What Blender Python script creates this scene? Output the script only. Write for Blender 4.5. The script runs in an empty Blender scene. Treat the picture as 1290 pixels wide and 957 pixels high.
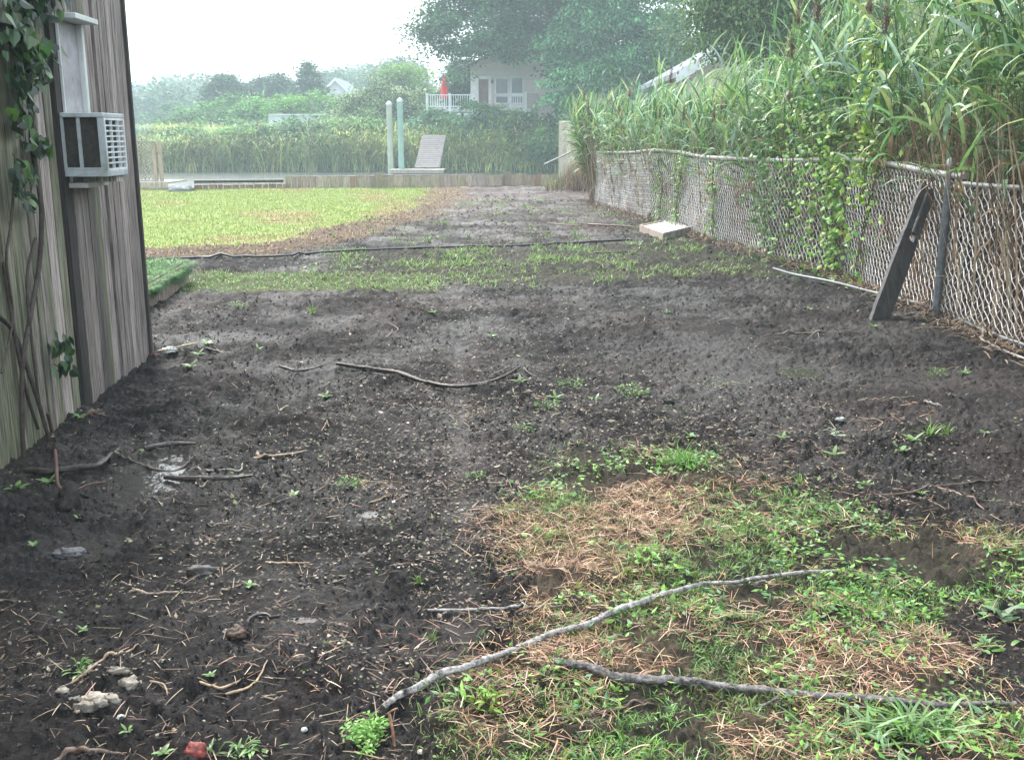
import bpy, math, random
import numpy as np
from mathutils import Vector

R = math.radians
rng = np.random.default_rng(7)
random.seed(7)
sc = bpy.context.scene
col = sc.collection

# ------------------------------------------------------------------ camera, sky, sun, exposure
CAM_H, FPX, PITCH = 1.45, 1300.0, R(13.26)
cam = bpy.data.cameras.new("camera"); cam_o = bpy.data.objects.new("camera", cam); col.objects.link(cam_o)
cam.sensor_width = 36.0; cam.lens = 36.0 * FPX / 1290.0
cam.clip_start = 0.05; cam.clip_end = 3000
cam_o.location = (0, 0, CAM_H); cam_o.rotation_euler = (math.pi / 2 - PITCH, 0, 0)
sc.camera = cam_o

SUN_EL, SUN_ROT = R(52), R(-28)
w = bpy.data.worlds.new("World"); sc.world = w; w.use_nodes = True
nt = w.node_tree; nt.nodes.clear()
out = nt.nodes.new("ShaderNodeOutputWorld")
sky = nt.nodes.new("ShaderNodeTexSky"); sky.sky_type = 'NISHITA'; sky.sun_disc = False
sky.sun_elevation = SUN_EL; sky.sun_rotation = SUN_ROT; sky.dust_density = 6.0; sky.air_density = 1.0
bg = nt.nodes.new("ShaderNodeBackground"); bg.inputs[1].default_value = 0.05
cloud = nt.nodes.new("ShaderNodeBackground"); cloud.inputs[1].default_value = 0.70
tc = nt.nodes.new("ShaderNodeTexCoord")
nz = nt.nodes.new("ShaderNodeTexNoise"); nz.inputs['Scale'].default_value = 1.6; nz.inputs['Detail'].default_value = 5
rp = nt.nodes.new("ShaderNodeValToRGB")
rp.color_ramp.elements[0].position = 0.25; rp.color_ramp.elements[0].color = (0.73, 0.86, 0.93, 1)
rp.color_ramp.elements[1].position = 0.75; rp.color_ramp.elements[1].color = (0.90, 0.98, 1.0, 1)
add = nt.nodes.new("ShaderNodeAddShader")
L = nt.links.new
L(tc.outputs['Generated'], nz.inputs['Vector']); L(nz.outputs[0], rp.inputs[0]); L(rp.outputs[0], cloud.inputs[0])
L(sky.outputs[0], bg.inputs[0]); L(bg.outputs[0], add.inputs[0]); L(cloud.outputs[0], add.inputs[1]); L(add.outputs[0], out.inputs[0])

sl = bpy.data.lights.new("sun", 'SUN'); sl.energy = 1.5; sl.angle = R(12); sl.color = (1.0, 0.97, 0.92)
so = bpy.data.objects.new("sun", sl); col.objects.link(so)
so.rotation_euler = (math.pi / 2 - SUN_EL, 0, math.pi - SUN_ROT)
sc.view_settings.view_transform = 'Standard'; sc.view_settings.look = 'None'
sc.view_settings.gamma = 1.0; sc.view_settings.use_curve_mapping = False
sc.view_settings.exposure = 1.72
sc.cycles.max_bounces = 5; sc.cycles.diffuse_bounces = 2; sc.cycles.glossy_bounces = 2
sc.cycles.transmission_bounces = 2; sc.cycles.volume_bounces = 0; sc.cycles.transparent_max_bounces = 4
sc.cycles.use_denoising = True

# ------------------------------------------------------------------ helpers
cp, sp = math.cos(PITCH), math.sin(PITCH)
def ray(px, py):
    u = (px - 645) / FPX; v = (478.5 - py) / FPX
    return np.array([u, cp + v * sp, -sp + v * cp])
def G(px, py, z=0.0):
    d = ray(px, py); t = (z - CAM_H) / d[2]; return np.array([d[0] * t, d[1] * t, z])
def A(px, py, Y):
    d = ray(px, py); t = Y / d[1]; return np.array([d[0] * t, Y, CAM_H + d[2] * t])

def hsh(ix, iy, seed):
    h = (ix.astype(np.int64) * 374761393 + iy.astype(np.int64) * 668265263 + seed * 982451653) & 0xffffffff
    h = ((h ^ (h >> 13)) * 1274126177) & 0xffffffff
    return ((h ^ (h >> 16)) & 0xffffff) / float(0xffffff)
def vn(x, y, s=0):
    x = np.asarray(x, float); y = np.asarray(y, float)
    ix = np.floor(x); iy = np.floor(y); fx = x - ix; fy = y - iy
    fx = fx * fx * (3 - 2 * fx); fy = fy * fy * (3 - 2 * fy)
    a = hsh(ix, iy, s); b = hsh(ix + 1, iy, s); c_ = hsh(ix, iy + 1, s); d = hsh(ix + 1, iy + 1, s)
    return (a * (1 - fx) + b * fx) * (1 - fy) + (c_ * (1 - fx) + d * fx) * fy
def fbm(x, y, o=4, s=0):
    t = 0; a = 1; n = 0
    for i in range(o):
        t = t + a * (vn(x * 2 ** i + 17.3 * i, y * 2 ** i - 9.1 * i, s + i) - .5); n += a; a *= .5
    return t / n * 2
def sst(a, b, x):
    t = np.clip((x - a) / (b - a), 0, 1); return t * t * (3 - 2 * t)
def inpoly(x, y, poly):
    r = np.zeros(np.shape(x), bool); n = len(poly); j = n - 1
    for i in range(n):
        xi, yi = poly[i][0], poly[i][1]; xj, yj = poly[j][0], poly[j][1]
        c_ = ((yi > y) != (yj > y)) & (x < (xj - xi) * (y - yi) / (yj - yi + 1e-12) + xi)
        r ^= c_; j = i
    return r
def gp(*pts): return [G(a, b)[:2] for a, b in pts]
def wob(x, y):
    a = 0.06 + 0.022 * np.maximum(y, 0); j = .012 + .006 * np.maximum(y, 0); q_ = np.random.default_rng(4)
    return x + a * fbm(x * 2.2, y * 2.2, 4, 50) + j * q_.standard_normal(np.shape(x)), y + a * 1.2 * fbm(x * 2.2 + 9, y * 2.2, 4, 60) + j * q_.standard_normal(np.shape(x))

# zones of the yard on the ground
LAWN = gp((100, 236.5), (535, 235.5), (530, 248), (522, 260), (480, 274), (410, 288), (350, 305), (100, 316))
LAWN_R = gp((60, 236), (580, 235), (590, 245), (560, 262), (530, 280), (450, 302), (330, 323), (60, 328))
STRIP = gp((60, 342), (300, 345), (480, 342), (560, 352), (540, 368), (400, 371), (60, 367))
WEEDY = gp((420, 312), (700, 312), (860, 303), (960, 330), (985, 352), (880, 352), (760, 356), (600, 362), (500, 352), (420, 345))
FG = gp((640, 640), (700, 600), (720, 570), (820, 560), (885, 580), (900, 605), (930, 615), (1010, 625), (1080, 660),
        (1150, 665), (1400, 690), (1500, 760), (1500, 1150), (560, 1150), (520, 960), (560, 880), (640, 830), (690, 790), (660, 720), (600, 660))
BARE = gp((1165, 775), (1230, 745), (1460, 740), (1460, 895), (1240, 890), (1185, 870), (1210, 830))
STRAWP = [gp((600, 640), (700, 655), (700, 790), (660, 800), (640, 740)), gp((690, 640), (880, 600), (900, 640), (800, 740), (700, 760), (660, 700)),
          gp((990, 800), (1200, 800), (1215, 880), (1060, 880), (960, 850)), gp((730, 780), (850, 775), (860, 850), (680, 860), (600, 960), (540, 960), (640, 850)),
          gp((1200, 665), (1400, 665), (1400, 700), (1220, 700)), gp((880, 890), (1040, 880), (1060, 957), (960, 1000))]
GREENP = [gp((700, 570), (880, 565), (885, 600), (720, 605)), gp((900, 620), (1060, 640), (1190, 690), (1290, 700), (1290, 770), (1180, 780), (1080, 830), (880, 850), (840, 760), (900, 690)),
          gp((640, 870), (860, 880), (900, 1000), (640, 1000)), gp((1040, 905), (1260, 900), (1290, 1000), (1020, 1000)),
          gp((790, 740), (1000, 740), (960, 780), (760, 800)), gp((680, 630), (790, 640), (760, 665), (690, 665))]
def anyp(x, y, L_):
    r = np.zeros(np.shape(x), bool)
    for p in L_: r |= inpoly(x, y, p)
    return r
def zones(x, y):
    X, Y = wob(x, y)
    lawn = inpoly(X, Y, LAWN)
    lawnr = inpoly(X, Y, LAWN_R) & ~lawn
    strip = inpoly(X, Y, STRIP)
    weedy = inpoly(X, Y, WEEDY)
    fg = inpoly(X, Y, FG) & ~inpoly(X, Y, BARE)
    straw = anyp(X, Y, STRAWP) & fg
    green = anyp(X, Y, GREENP) & fg
    return lawn, lawnr, strip, weedy, fg, straw, green

BK_A = G(175, 240); BK_B = G(700, 234)
bk_m = (BK_B[1] - BK_A[1]) / (BK_B[0] - BK_A[0])
def ybk(x): return BK_A[1] + bk_m * (x - BK_A[0])
WATER_Z = -0.72
SHORE = 66.0
PUD = [(*G(184, 602)[:2], .19, .34), (*G(85, 682)[:2], .15, .10), (*G(690, 604)[:2], .11, .08), (*G(1035, 540)[:2], .26, .14),
       (*G(905, 475)[:2], .30, .35), (*G(1010, 465)[:2], .25, .3), (*G(470, 640)[:2], .13, .14), 
       (*G(1150, 470)[:2], .2, .2), (*G(380, 770)[:2], .12, .06), (*G(1250, 620)[:2], .16, .1)]
def H(x, y):
    x = np.asarray(x, float); y = np.asarray(y, float)
    shore = SHORE + .5 * fbm(x * .15, x * 0, 3, 5)
    z = .035 * fbm(x * .45, y * .45, 3, 1) + .02 * fbm(x * 2.3, y * 2.3, 3, 2)
    rr = np.hypot(x, y)
    near = 1 - sst(14, 30, rr)
    lawn = inpoly(x, y, LAWN)
    rough = np.where(lawn, .25, 1.0)
    b1 = np.abs(fbm(x * 9, y * 9, 3, 11)); b2 = np.abs(fbm(x * 26, y * 26, 3, 21)); b3 = fbm(x * 75, y * 75, 2, 31)
    patch = .55 + .9 * vn(x * 1.3, y * 1.3, 41)
    b4 = sst(.25, .9, vn(x * 17 + b2 * 2, y * 17, 33)) ** 2
    z = z + rough * patch * (.042 * (b1 - .25) + .026 * (b2 - .2) + .010 * b3 * near + .014 * (b4 - .3))
    z = z + rough * .018 * sst(.62, .95, vn(x * 6.5, y * 6.5, 77)) * patch
    # a shallow wheel rut running away through the mud
    m_ = np.exp(-((x + .054 * y) / .085) ** 2) * sst(2, 3, y) * (1 - sst(7, 9, y)); z = z * (1 - .55 * m_) - .016 * m_
    for (cx, cy, rx, ry) in PUD:
        d = ((x - cx) / rx) ** 2 + ((y - cy) / ry) ** 2
        m = np.exp(-d * 1.2)
        z = z * (1 - .85 * m) - .034 * m
    # banks of soil heaped along the fence foot at the far end
    z = z + .12 * np.exp(-((x - 1.6) / 1.0) ** 2 - ((y - 27) / 2.2) ** 2)
    e = ybk(x) + .3
    z = np.where(y > e, -2.0, z)
    far = -2.0 + 1.9 * sst(shore - .6, shore + 1.2, y) + 1.5 * sst(shore + 1, shore + 10, y) + 1.2 * sst(shore + 12, shore + 90, y) + .25 * fbm(x * .2, y * .2, 3, 9)
    return np.where(y > shore - .7, far, z)
def Hs(x, y): return float(H(np.array([x]), np.array([y]))[0])

def nrm(v):
    v = np.asarray(v, float); return v / np.maximum(np.linalg.norm(v, axis=-1, keepdims=True), 1e-9)

class MB:
    def __init__(s): s.v = []; s.f = []; s.c = []; s.n = 0; s.sm = []
    def add(s, V, F, c, smooth=False):
        V = np.asarray(V, np.float32).reshape(-1, 3); F = np.asarray(F, np.int32)
        c = np.asarray(c, np.float32)
        if c.ndim == 1: c = np.tile(c[:3], (len(V), 1))
        s.v.append(V); s.f.append(F + s.n); s.c.append(c[:, :3]); s.n += len(V); s.sm.append(smooth)
        return s
    def box(s, a, b, c, rz=0.0, piv=None):
        x0, y0, z0 = a; x1, y1, z1 = b
        V = np.array([[x0, y0, z0], [x1, y0, z0], [x1, y1, z0], [x0, y1, z0], [x0, y0, z1], [x1, y0, z1], [x1, y1, z1], [x0, y1, z1]], float)
        if rz:
            p = np.array(piv if piv is not None else ((x0 + x1) / 2, (y0 + y1) / 2, 0)); V -= p
            cr, sr = math.cos(rz), math.sin(rz); V = np.stack([V[:, 0] * cr - V[:, 1] * sr, V[:, 0] * sr + V[:, 1] * cr, V[:, 2]], 1) + p
        return s.add(V, BF, c)
    def obox(s, o, ax, ay, az, c):
        o, ax, ay, az = map(lambda q: np.asarray(q, float), (o, ax, ay, az))
        V = np.array([o, o + ax, o + ax + ay, o + ay, o + az, o + ax + az, o + ax + ay + az, o + ay + az])
        F = BF if np.dot(np.cross(ax, ay), az) > 0 else BF[:, ::-1]
        return s.add(V, F, c)
    def tube(s, P, r, c, n=8, cap=True):
        P = np.asarray(P, float); m = len(P); r = np.full(m, r) if np.isscalar(r) else np.asarray(r, float)
        T = nrm(np.gradient(P, axis=0))
        ref = np.array([0, 0, 1.]) if abs(T[:, 2]).mean() < .8 else np.array([0, 1., 0])
        U = nrm(np.cross(T, ref)); W = np.cross(U, T)
        a = np.linspace(0, 2 * math.pi, n, endpoint=False)
        V = P[:, None] + r[:, None, None] * (np.cos(a)[None, :, None] * U[:, None] + np.sin(a)[None, :, None] * W[:, None])
        V = V.reshape(-1, 3); i = np.arange(m - 1)[:, None] * n; k = np.arange(n)[None]; k2 = (k + 1) % n
        F = np.stack([i + k, i + k2, i + n + k2, i + n + k], -1).reshape(-1, 4)
        cc = np.asarray(c, float)
        if cc.ndim == 2: cv = np.repeat(cc, n, 0)
        else: cv = np.tile(cc, (len(V), 1))
        s.add(V, F, cv, True)
        if cap:
            for e, idx in ((0, np.arange(n)), (1, (m - 1) * n + np.arange(n))):
                ctr = P[0] if e == 0 else P[-1]
                Vc = np.vstack([V[idx], ctr]); k = np.arange(n); Fc = np.stack([k, (k + 1) % n, np.full(n, n)], -1)
                s.add(Vc, Fc if e else Fc[:, ::-1], np.vstack([cv[idx], cv[idx[0]]]))
        return s
    def lathe(s, ctr, prof, c, n=20):
        a = np.linspace(0, 2 * math.pi, n, endpoint=False); prof = np.asarray(prof, float)
        V = np.stack([prof[:, 0, None] * np.cos(a), prof[:, 0, None] * np.sin(a), np.repeat(prof[:, 1, None], n, 1)], -1) + np.asarray(ctr)
        m = len(prof); i = np.arange(m - 1)[:, None] * n; k = np.arange(n)[None]; k2 = (k + 1) % n
        return s.add(V.reshape(-1, 3), np.stack([i + k, i + k2, i + n + k2, i + n + k], -1).reshape(-1, 4), c, True)
    def build(s, name, mat, parent=None, label=None, cat=None, group=None, kind=None, bevel=0, origin=None, attr=None):
        V = np.vstack(s.v); C = np.vstack(s.c)
        if origin is not None: V = V - np.asarray(origin, np.float32)
        me = bpy.data.meshes.new(name)
        me.vertices.add(len(V)); me.vertices.foreach_set("co", V.ravel().astype(np.float32))
        tot = np.concatenate([np.full(len(f), f.shape[1], np.int32) for f in s.f])
        loops = np.concatenate([f.ravel() for f in s.f]).astype(np.int32)
        smf = np.concatenate([np.full(len(f), b, bool) for f, b in zip(s.f, s.sm)])
        me.loops.add(len(loops)); me.loops.foreach_set("vertex_index", loops)
        me.polygons.add(len(tot)); st = np.concatenate([[0], np.cumsum(tot)[:-1]]).astype(np.int32)
        me.polygons.foreach_set("loop_start", st); me.polygons.foreach_set("loop_total", tot)
        me.polygons.foreach_set("use_smooth", smf)
        a = me.color_attributes.new("Col", 'FLOAT_COLOR', 'POINT')
        a.data.foreach_set("color", np.hstack([C, np.ones((len(C), 1), np.float32)]).ravel().astype(np.float32))
        if attr is not None:
            b = me.color_attributes.new("Zone", 'FLOAT_COLOR', 'POINT'); b.data.foreach_set("color", attr.ravel().astype(np.float32))
        me.materials.append(mat); me.update(calc_edges=True)
        o = bpy.data.objects.new(name, me); col.objects.link(o)
        if origin is not None: o.location = origin
        if parent is not None: o.parent = parent
        if bevel:
            m = o.modifiers.new("bevel", 'BEVEL'); m.width = bevel; m.segments = 2; m.limit_method = 'ANGLE'
        tag(o, label, cat, group, kind)
        return o
BF = np.array([[0, 3, 2, 1], [4, 5, 6, 7], [0, 1, 5, 4], [1, 2, 6, 5], [2, 3, 7, 6], [3, 0, 4, 7]])
def tag(o, label=None, cat=None, group=None, kind=None):
    if label: o['label'] = label
    if cat: o['category'] = cat
    if group: o['group'] = group
    if kind: o['kind'] = kind
def empty(name, loc, label, cat, group=None):
    o = bpy.data.objects.new(name, None); col.objects.link(o); o.location = loc; o.empty_display_size = .1
    tag(o, label, cat, group); return o
def part(mb, name, mat, root, **k):
    """a child whose mesh was drawn in world coordinates"""
    org = np.zeros(3); q = root
    while q is not None: org = org + np.array(q.location); q = q.parent
    o = mb.build(name, mat, root, **k)
    me = o.data; n = len(me.vertices); v = np.empty(n * 3, np.float32); me.vertices.foreach_get("co", v)
    v = (v.reshape(-1, 3) - org).astype(np.float32); me.vertices.foreach_set("co", v.ravel()); me.update()
    return o
def dup(o, loc, rz=None, s=None, label=None):
    r = o.copy(); col.objects.link(r); r.location = loc
    if rz is not None: r.rotation_euler = (0, 0, rz)
    if s is not None: r.scale = (s, s, s)
    if label: r['label'] = label
    for ch in list(o.children):
        c_ = ch.copy(); col.objects.link(c_); c_.parent = r
        for g in list(ch.children):
            d = g.copy(); col.objects.link(d); d.parent = c_
    return r

def blades(mb, P, az, el, Ln, W, curl, c, n=4, prof=None, roll=0.0, tipc=None):
    """curved tapering blades; every argument may be an array over the blades"""
    P = np.asarray(P, float); N = len(P)
    f = lambda q: np.full(N, q, float) if np.isscalar(q) else np.asarray(q, float)
    az, el, Ln, W, curl, roll = map(f, (az, el, Ln, W, curl, roll))
    t = np.linspace(0, 1, n + 1)
    if prof is None: prof = np.interp(t, [0, .25, .6, 1], [.55, 1, .75, .04])
    e = el[:, None] - curl[:, None] * (t[None, :-1] + .5 / n) ** 1.3
    st = Ln[:, None] / n
    dx = np.cos(e) * np.cos(az)[:, None] * st; dy = np.cos(e) * np.sin(az)[:, None] * st; dz = np.sin(e) * st
    C = np.zeros((N, n + 1, 3)); C[:, 1:, 0] = np.cumsum(dx, 1); C[:, 1:, 1] = np.cumsum(dy, 1); C[:, 1:, 2] = np.cumsum(dz, 1)
    C += P[:, None]
    S = np.stack([-np.sin(az) * np.cos(roll), np.cos(az) * np.cos(roll), np.sin(roll)], -1)
    off = (W[:, None, None] * .5 * np.asarray(prof)[None, :, None]) * S[:, None]
    V = np.stack([C - off, C + off], 2).reshape(N, -1, 3)
    k = np.arange(n)[None] * 2; b = (np.arange(N) * (2 * (n + 1)))[:, None]
    F = np.stack([b + k, b + k + 1, b + k + 3, b + k + 2], -1).reshape(-1, 4)
    c = np.asarray(c, float)
    if c.ndim == 1: c = np.tile(c, (N, 1))
    cv = np.repeat(c[:, None], n + 1, 1)
    if tipc is not None: cv = cv * (1 - t[None, :, None] ** 2) + np.asarray(tipc)[..., None, :] * (t[None, :, None] ** 2)
    cv = np.repeat(cv[:, :, None], 2, 2).reshape(-1, 3)
    mb.add(V.reshape(-1, 3), F, cv, True)
def leaves(mb, P, d, nr, Ln, W, c):
    P = np.asarray(P, float); N = len(P); d = nrm(d); s = nrm(np.cross(nr, d)); nn = np.cross(d, s)
    Ln = np.asarray(Ln, float).reshape(-1, 1) * np.ones((N, 1)); W = np.asarray(W, float).reshape(-1, 1) * np.ones((N, 1))
    V = np.stack([P, P + d * Ln * .45 + s * W * .5 - nn * W * .12, P + d * Ln, P + d * Ln * .45 - s * W * .5 - nn * W * .12], 1)
    F = (np.arange(N) * 4)[:, None] + np.array([[0, 1, 2, 3]])
    c = np.asarray(c, float)
    if c.ndim == 1: c = np.tile(c, (N, 1))
    mb.add(V.reshape(-1, 3), F, np.repeat(c, 4, 0))
def pal(N, cols, var=.18, wts=None, g=rng):
    cols = np.asarray(cols, float); i = g.choice(len(cols), N, p=wts)
    return np.clip(cols[i] * (1 + var * g.standard_normal((N, 1))) * (1 + .06 * g.standard_normal((N, 3))), .004, .9)
def spline(P, m=6):
    P = np.asarray(P, float); n = len(P)
    if n < 3: return np.array([P[0] + (P[-1] - P[0]) * t for t in np.linspace(0, 1, m + 1)])
    Q = np.vstack([2 * P[0] - P[1], P, 2 * P[-1] - P[-2]]); out = []
    for i in range(1, n):
        p0, p1, p2, p3 = Q[i - 1], Q[i], Q[i + 1], Q[i + 2]
        for t in np.linspace(0, 1, m, endpoint=False):
            out.append(.5 * (2 * p1 + (p2 - p0) * t + (2 * p0 - 5 * p1 + 4 * p2 - p3) * t * t + (3 * p1 - p0 - 3 * p2 + p3) * t ** 3))
    out.append(P[-1]); return np.array(out)

# ------------------------------------------------------------------ materials
def nodes(name):
    m = bpy.data.materials.new(name); m.use_nodes = True; t = m.node_tree
    return m, t, t.nodes['Principled BSDF'], t.nodes['Material Output']
def mat(name, rough=.7, spec=.4, scale=20.0, amt=.35, bump=0.0, bscale=None, stretch=None, metallic=0.0, transl=0.0, dirt=None, dirt_scale=2.0, dirt_amt=.5, rvar=0.0):
    """colour attribute x procedural noise, optional stains of another colour, bump and translucency"""
    m, t, b, o = nodes(name); N = t.nodes.new; Lk = t.links.new
    at = N("ShaderNodeAttribute"); at.attribute_name = "Col"
    tcn = N("ShaderNodeTexCoord"); src = tcn.outputs['Object']
    if stretch:
        mp = N("ShaderNodeMapping"); mp.inputs['Scale'].default_value = stretch; Lk(src, mp.inputs[0]); vec = mp.outputs[0]
    else: vec = src
    n1 = N("ShaderNodeTexNoise"); n1.inputs['Scale'].default_value = scale; n1.inputs['Detail'].default_value = 6; n1.inputs['Roughness'].default_value = .65
    Lk(vec, n1.inputs['Vector'])
    mr = N("ShaderNodeMapRange"); mr.inputs[1].default_value = .3; mr.inputs[2].default_value = .7
    mr.inputs[3].default_value = 1 - amt; mr.inputs[4].default_value = 1 + amt; Lk(n1.outputs[0], mr.inputs[0])
    mx = N("ShaderNodeVectorMath"); mx.operation = 'SCALE'; Lk(at.outputs['Color'], mx.inputs[0]); Lk(mr.outputs[0], mx.inputs['Scale'])
    colr = mx.outputs[0]
    if dirt is not None:
        n2 = N("ShaderNodeTexNoise"); n2.inputs['Scale'].default_value = dirt_scale; n2.inputs['Detail'].default_value = 8; n2.inputs['Roughness'].default_value = .7
        Lk(vec if stretch else src, n2.inputs['Vector'])
        r2 = N("ShaderNodeMapRange"); r2.inputs[1].default_value = .48; r2.inputs[2].default_value = .68; r2.inputs[4].default_value = dirt_amt; Lk(n2.outputs[0], r2.inputs[0])
        mm = N("ShaderNodeMix"); mm.data_type = 'RGBA'; Lk(r2.outputs[0], mm.inputs[0]); Lk(colr, mm.inputs[6]); mm.inputs[7].default_value = (*dirt, 1); colr = mm.outputs[2]
    Lk(colr, b.inputs['Base Color'])
    b.inputs['Roughness'].default_value = rough; b.inputs['Specular IOR Level'].default_value = spec; b.inputs['Metallic'].default_value = metallic
    if rvar:
        r3 = N("ShaderNodeMapRange"); r3.inputs[1].default_value = .3; r3.inputs[2].default_value = .7; r3.inputs[3].default_value = rough - rvar; r3.inputs[4].default_value = rough + rvar
        Lk(n1.outputs[0], r3.inputs[0]); Lk(r3.outputs[0], b.inputs['Roughness'])
    if bump:
        bp = N("ShaderNodeBump"); bp.inputs['Strength'].default_value = bump; bp.inputs['Distance'].default_value = .01
        if bscale:
            n4 = N("ShaderNodeTexNoise"); n4.inputs['Scale'].default_value = bscale; n4.inputs['Detail'].default_value = 5; Lk(vec, n4.inputs['Vector']); Lk(n4.outputs[0], bp.inputs['Height'])
        else: Lk(n1.outputs[0], bp.inputs['Height'])
        Lk(bp.outputs[0], b.inputs['Normal'])
    if transl:
        tr = N("ShaderNodeBsdfTranslucent"); Lk(colr, tr.inputs[0]); ms = N("ShaderNodeMixShader"); ms.inputs[0].default_value = transl
        Lk(b.outputs[0], ms.inputs[1]); Lk(tr.outputs[0], ms.inputs[2]); Lk(ms.outputs[0], o.inputs[0])
    return m
M = dict(
    leaf=mat('leaf', .42, .5, 9, .25, transl=.3),
    farleaf=mat('far_leaf', .6, .35, .8, .35, transl=.25),
    grass=mat('grass_blade', .45, .45, 6, .3, transl=.3),
    straw=mat('dead_grass', .7, .3, 30, .3, transl=.1),
    deadwood=mat('dead_bark', .7, .3, 70, .7, bump=1.0, dirt=(.02, .015, .013), dirt_scale=34, dirt_amt=1.0),
    bark=mat('bark', .75, .35, 25, .5, bump=.6),
    wetwood=mat('wet_wood', .42, .5, 40, .5, bump=.7, stretch=(1, 1, 1), dirt=(.02, .016, .014), dirt_scale=30, dirt_amt=.8, rvar=.15),
    board=mat('weathered_board', .7, .3, 9, .7, bump=.6, stretch=(9, 9, .5), dirt=(.03, .026, .025), dirt_scale=3.2, dirt_amt=.85),
    plank=mat('bulkhead_plank', .75, .3, 10, .35, bump=.5, stretch=(3, 3, .6), dirt=(.16, .085, .05), dirt_scale=1.4, dirt_amt=.7),
    slab=mat('old_plank', .55, .5, 14, .5, bump=.9, stretch=(3, 3, .5), dirt=(.015, .014, .014), dirt_scale=6, dirt_amt=.8),
    paint=mat('white_paint', .5, .4, 8, .1, dirt=(.3, .28, .25), dirt_scale=3, dirt_amt=.4),
    acm=mat('grey_painted_metal', .42, .5, 25, .14, dirt=(.16, .15, .13), dirt_scale=7, dirt_amt=.6, bump=.05),
    dark=mat('dark_coil', .6, .4, 60, .5, bump=.3, bscale=160, dirt=(.12, .09, .07), dirt_scale=5, dirt_amt=.7),
    pane=mat('clouded_pane', .25, .5, 9, .25, dirt=(.2, .18, .17), dirt_scale=4, dirt_amt=.8),
    galv=mat('galvanised_pipe', .4, .5, 20, .25, metallic=.35, dirt=(.15, .12, .1), dirt_scale=6, dirt_amt=.5),
    post=mat('dark_post', .5, .5, 20, .4, dirt=(.04, .035, .03), dirt_scale=8, dirt_amt=.7),
    wire=mat('coated_wire', .4, .5, 12, .2, dirt=(.30, .18, .13), dirt_scale=2.4, dirt_amt=.6),
    hose=mat('hose', .35, .5, 20, .3, dirt=(.05, .045, .04), dirt_scale=5, dirt_amt=.5),
    stone=mat('stone', .55, .5, 40, .45, bump=.8, dirt=(.03, .026, .024), dirt_scale=12, dirt_amt=.8),
    chip=mat('wood_chip', .6, .4, 60, .3),
    cloth=mat('cloth', .8, .2, 8, .15),
    siding=mat('siding', .65, .3, 3, .06, bump=.0),
    roof=mat('shingle', .85, .2, 6, .25),
    glass=mat('window_glass', .12, .6, 2, .25),
)
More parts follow.
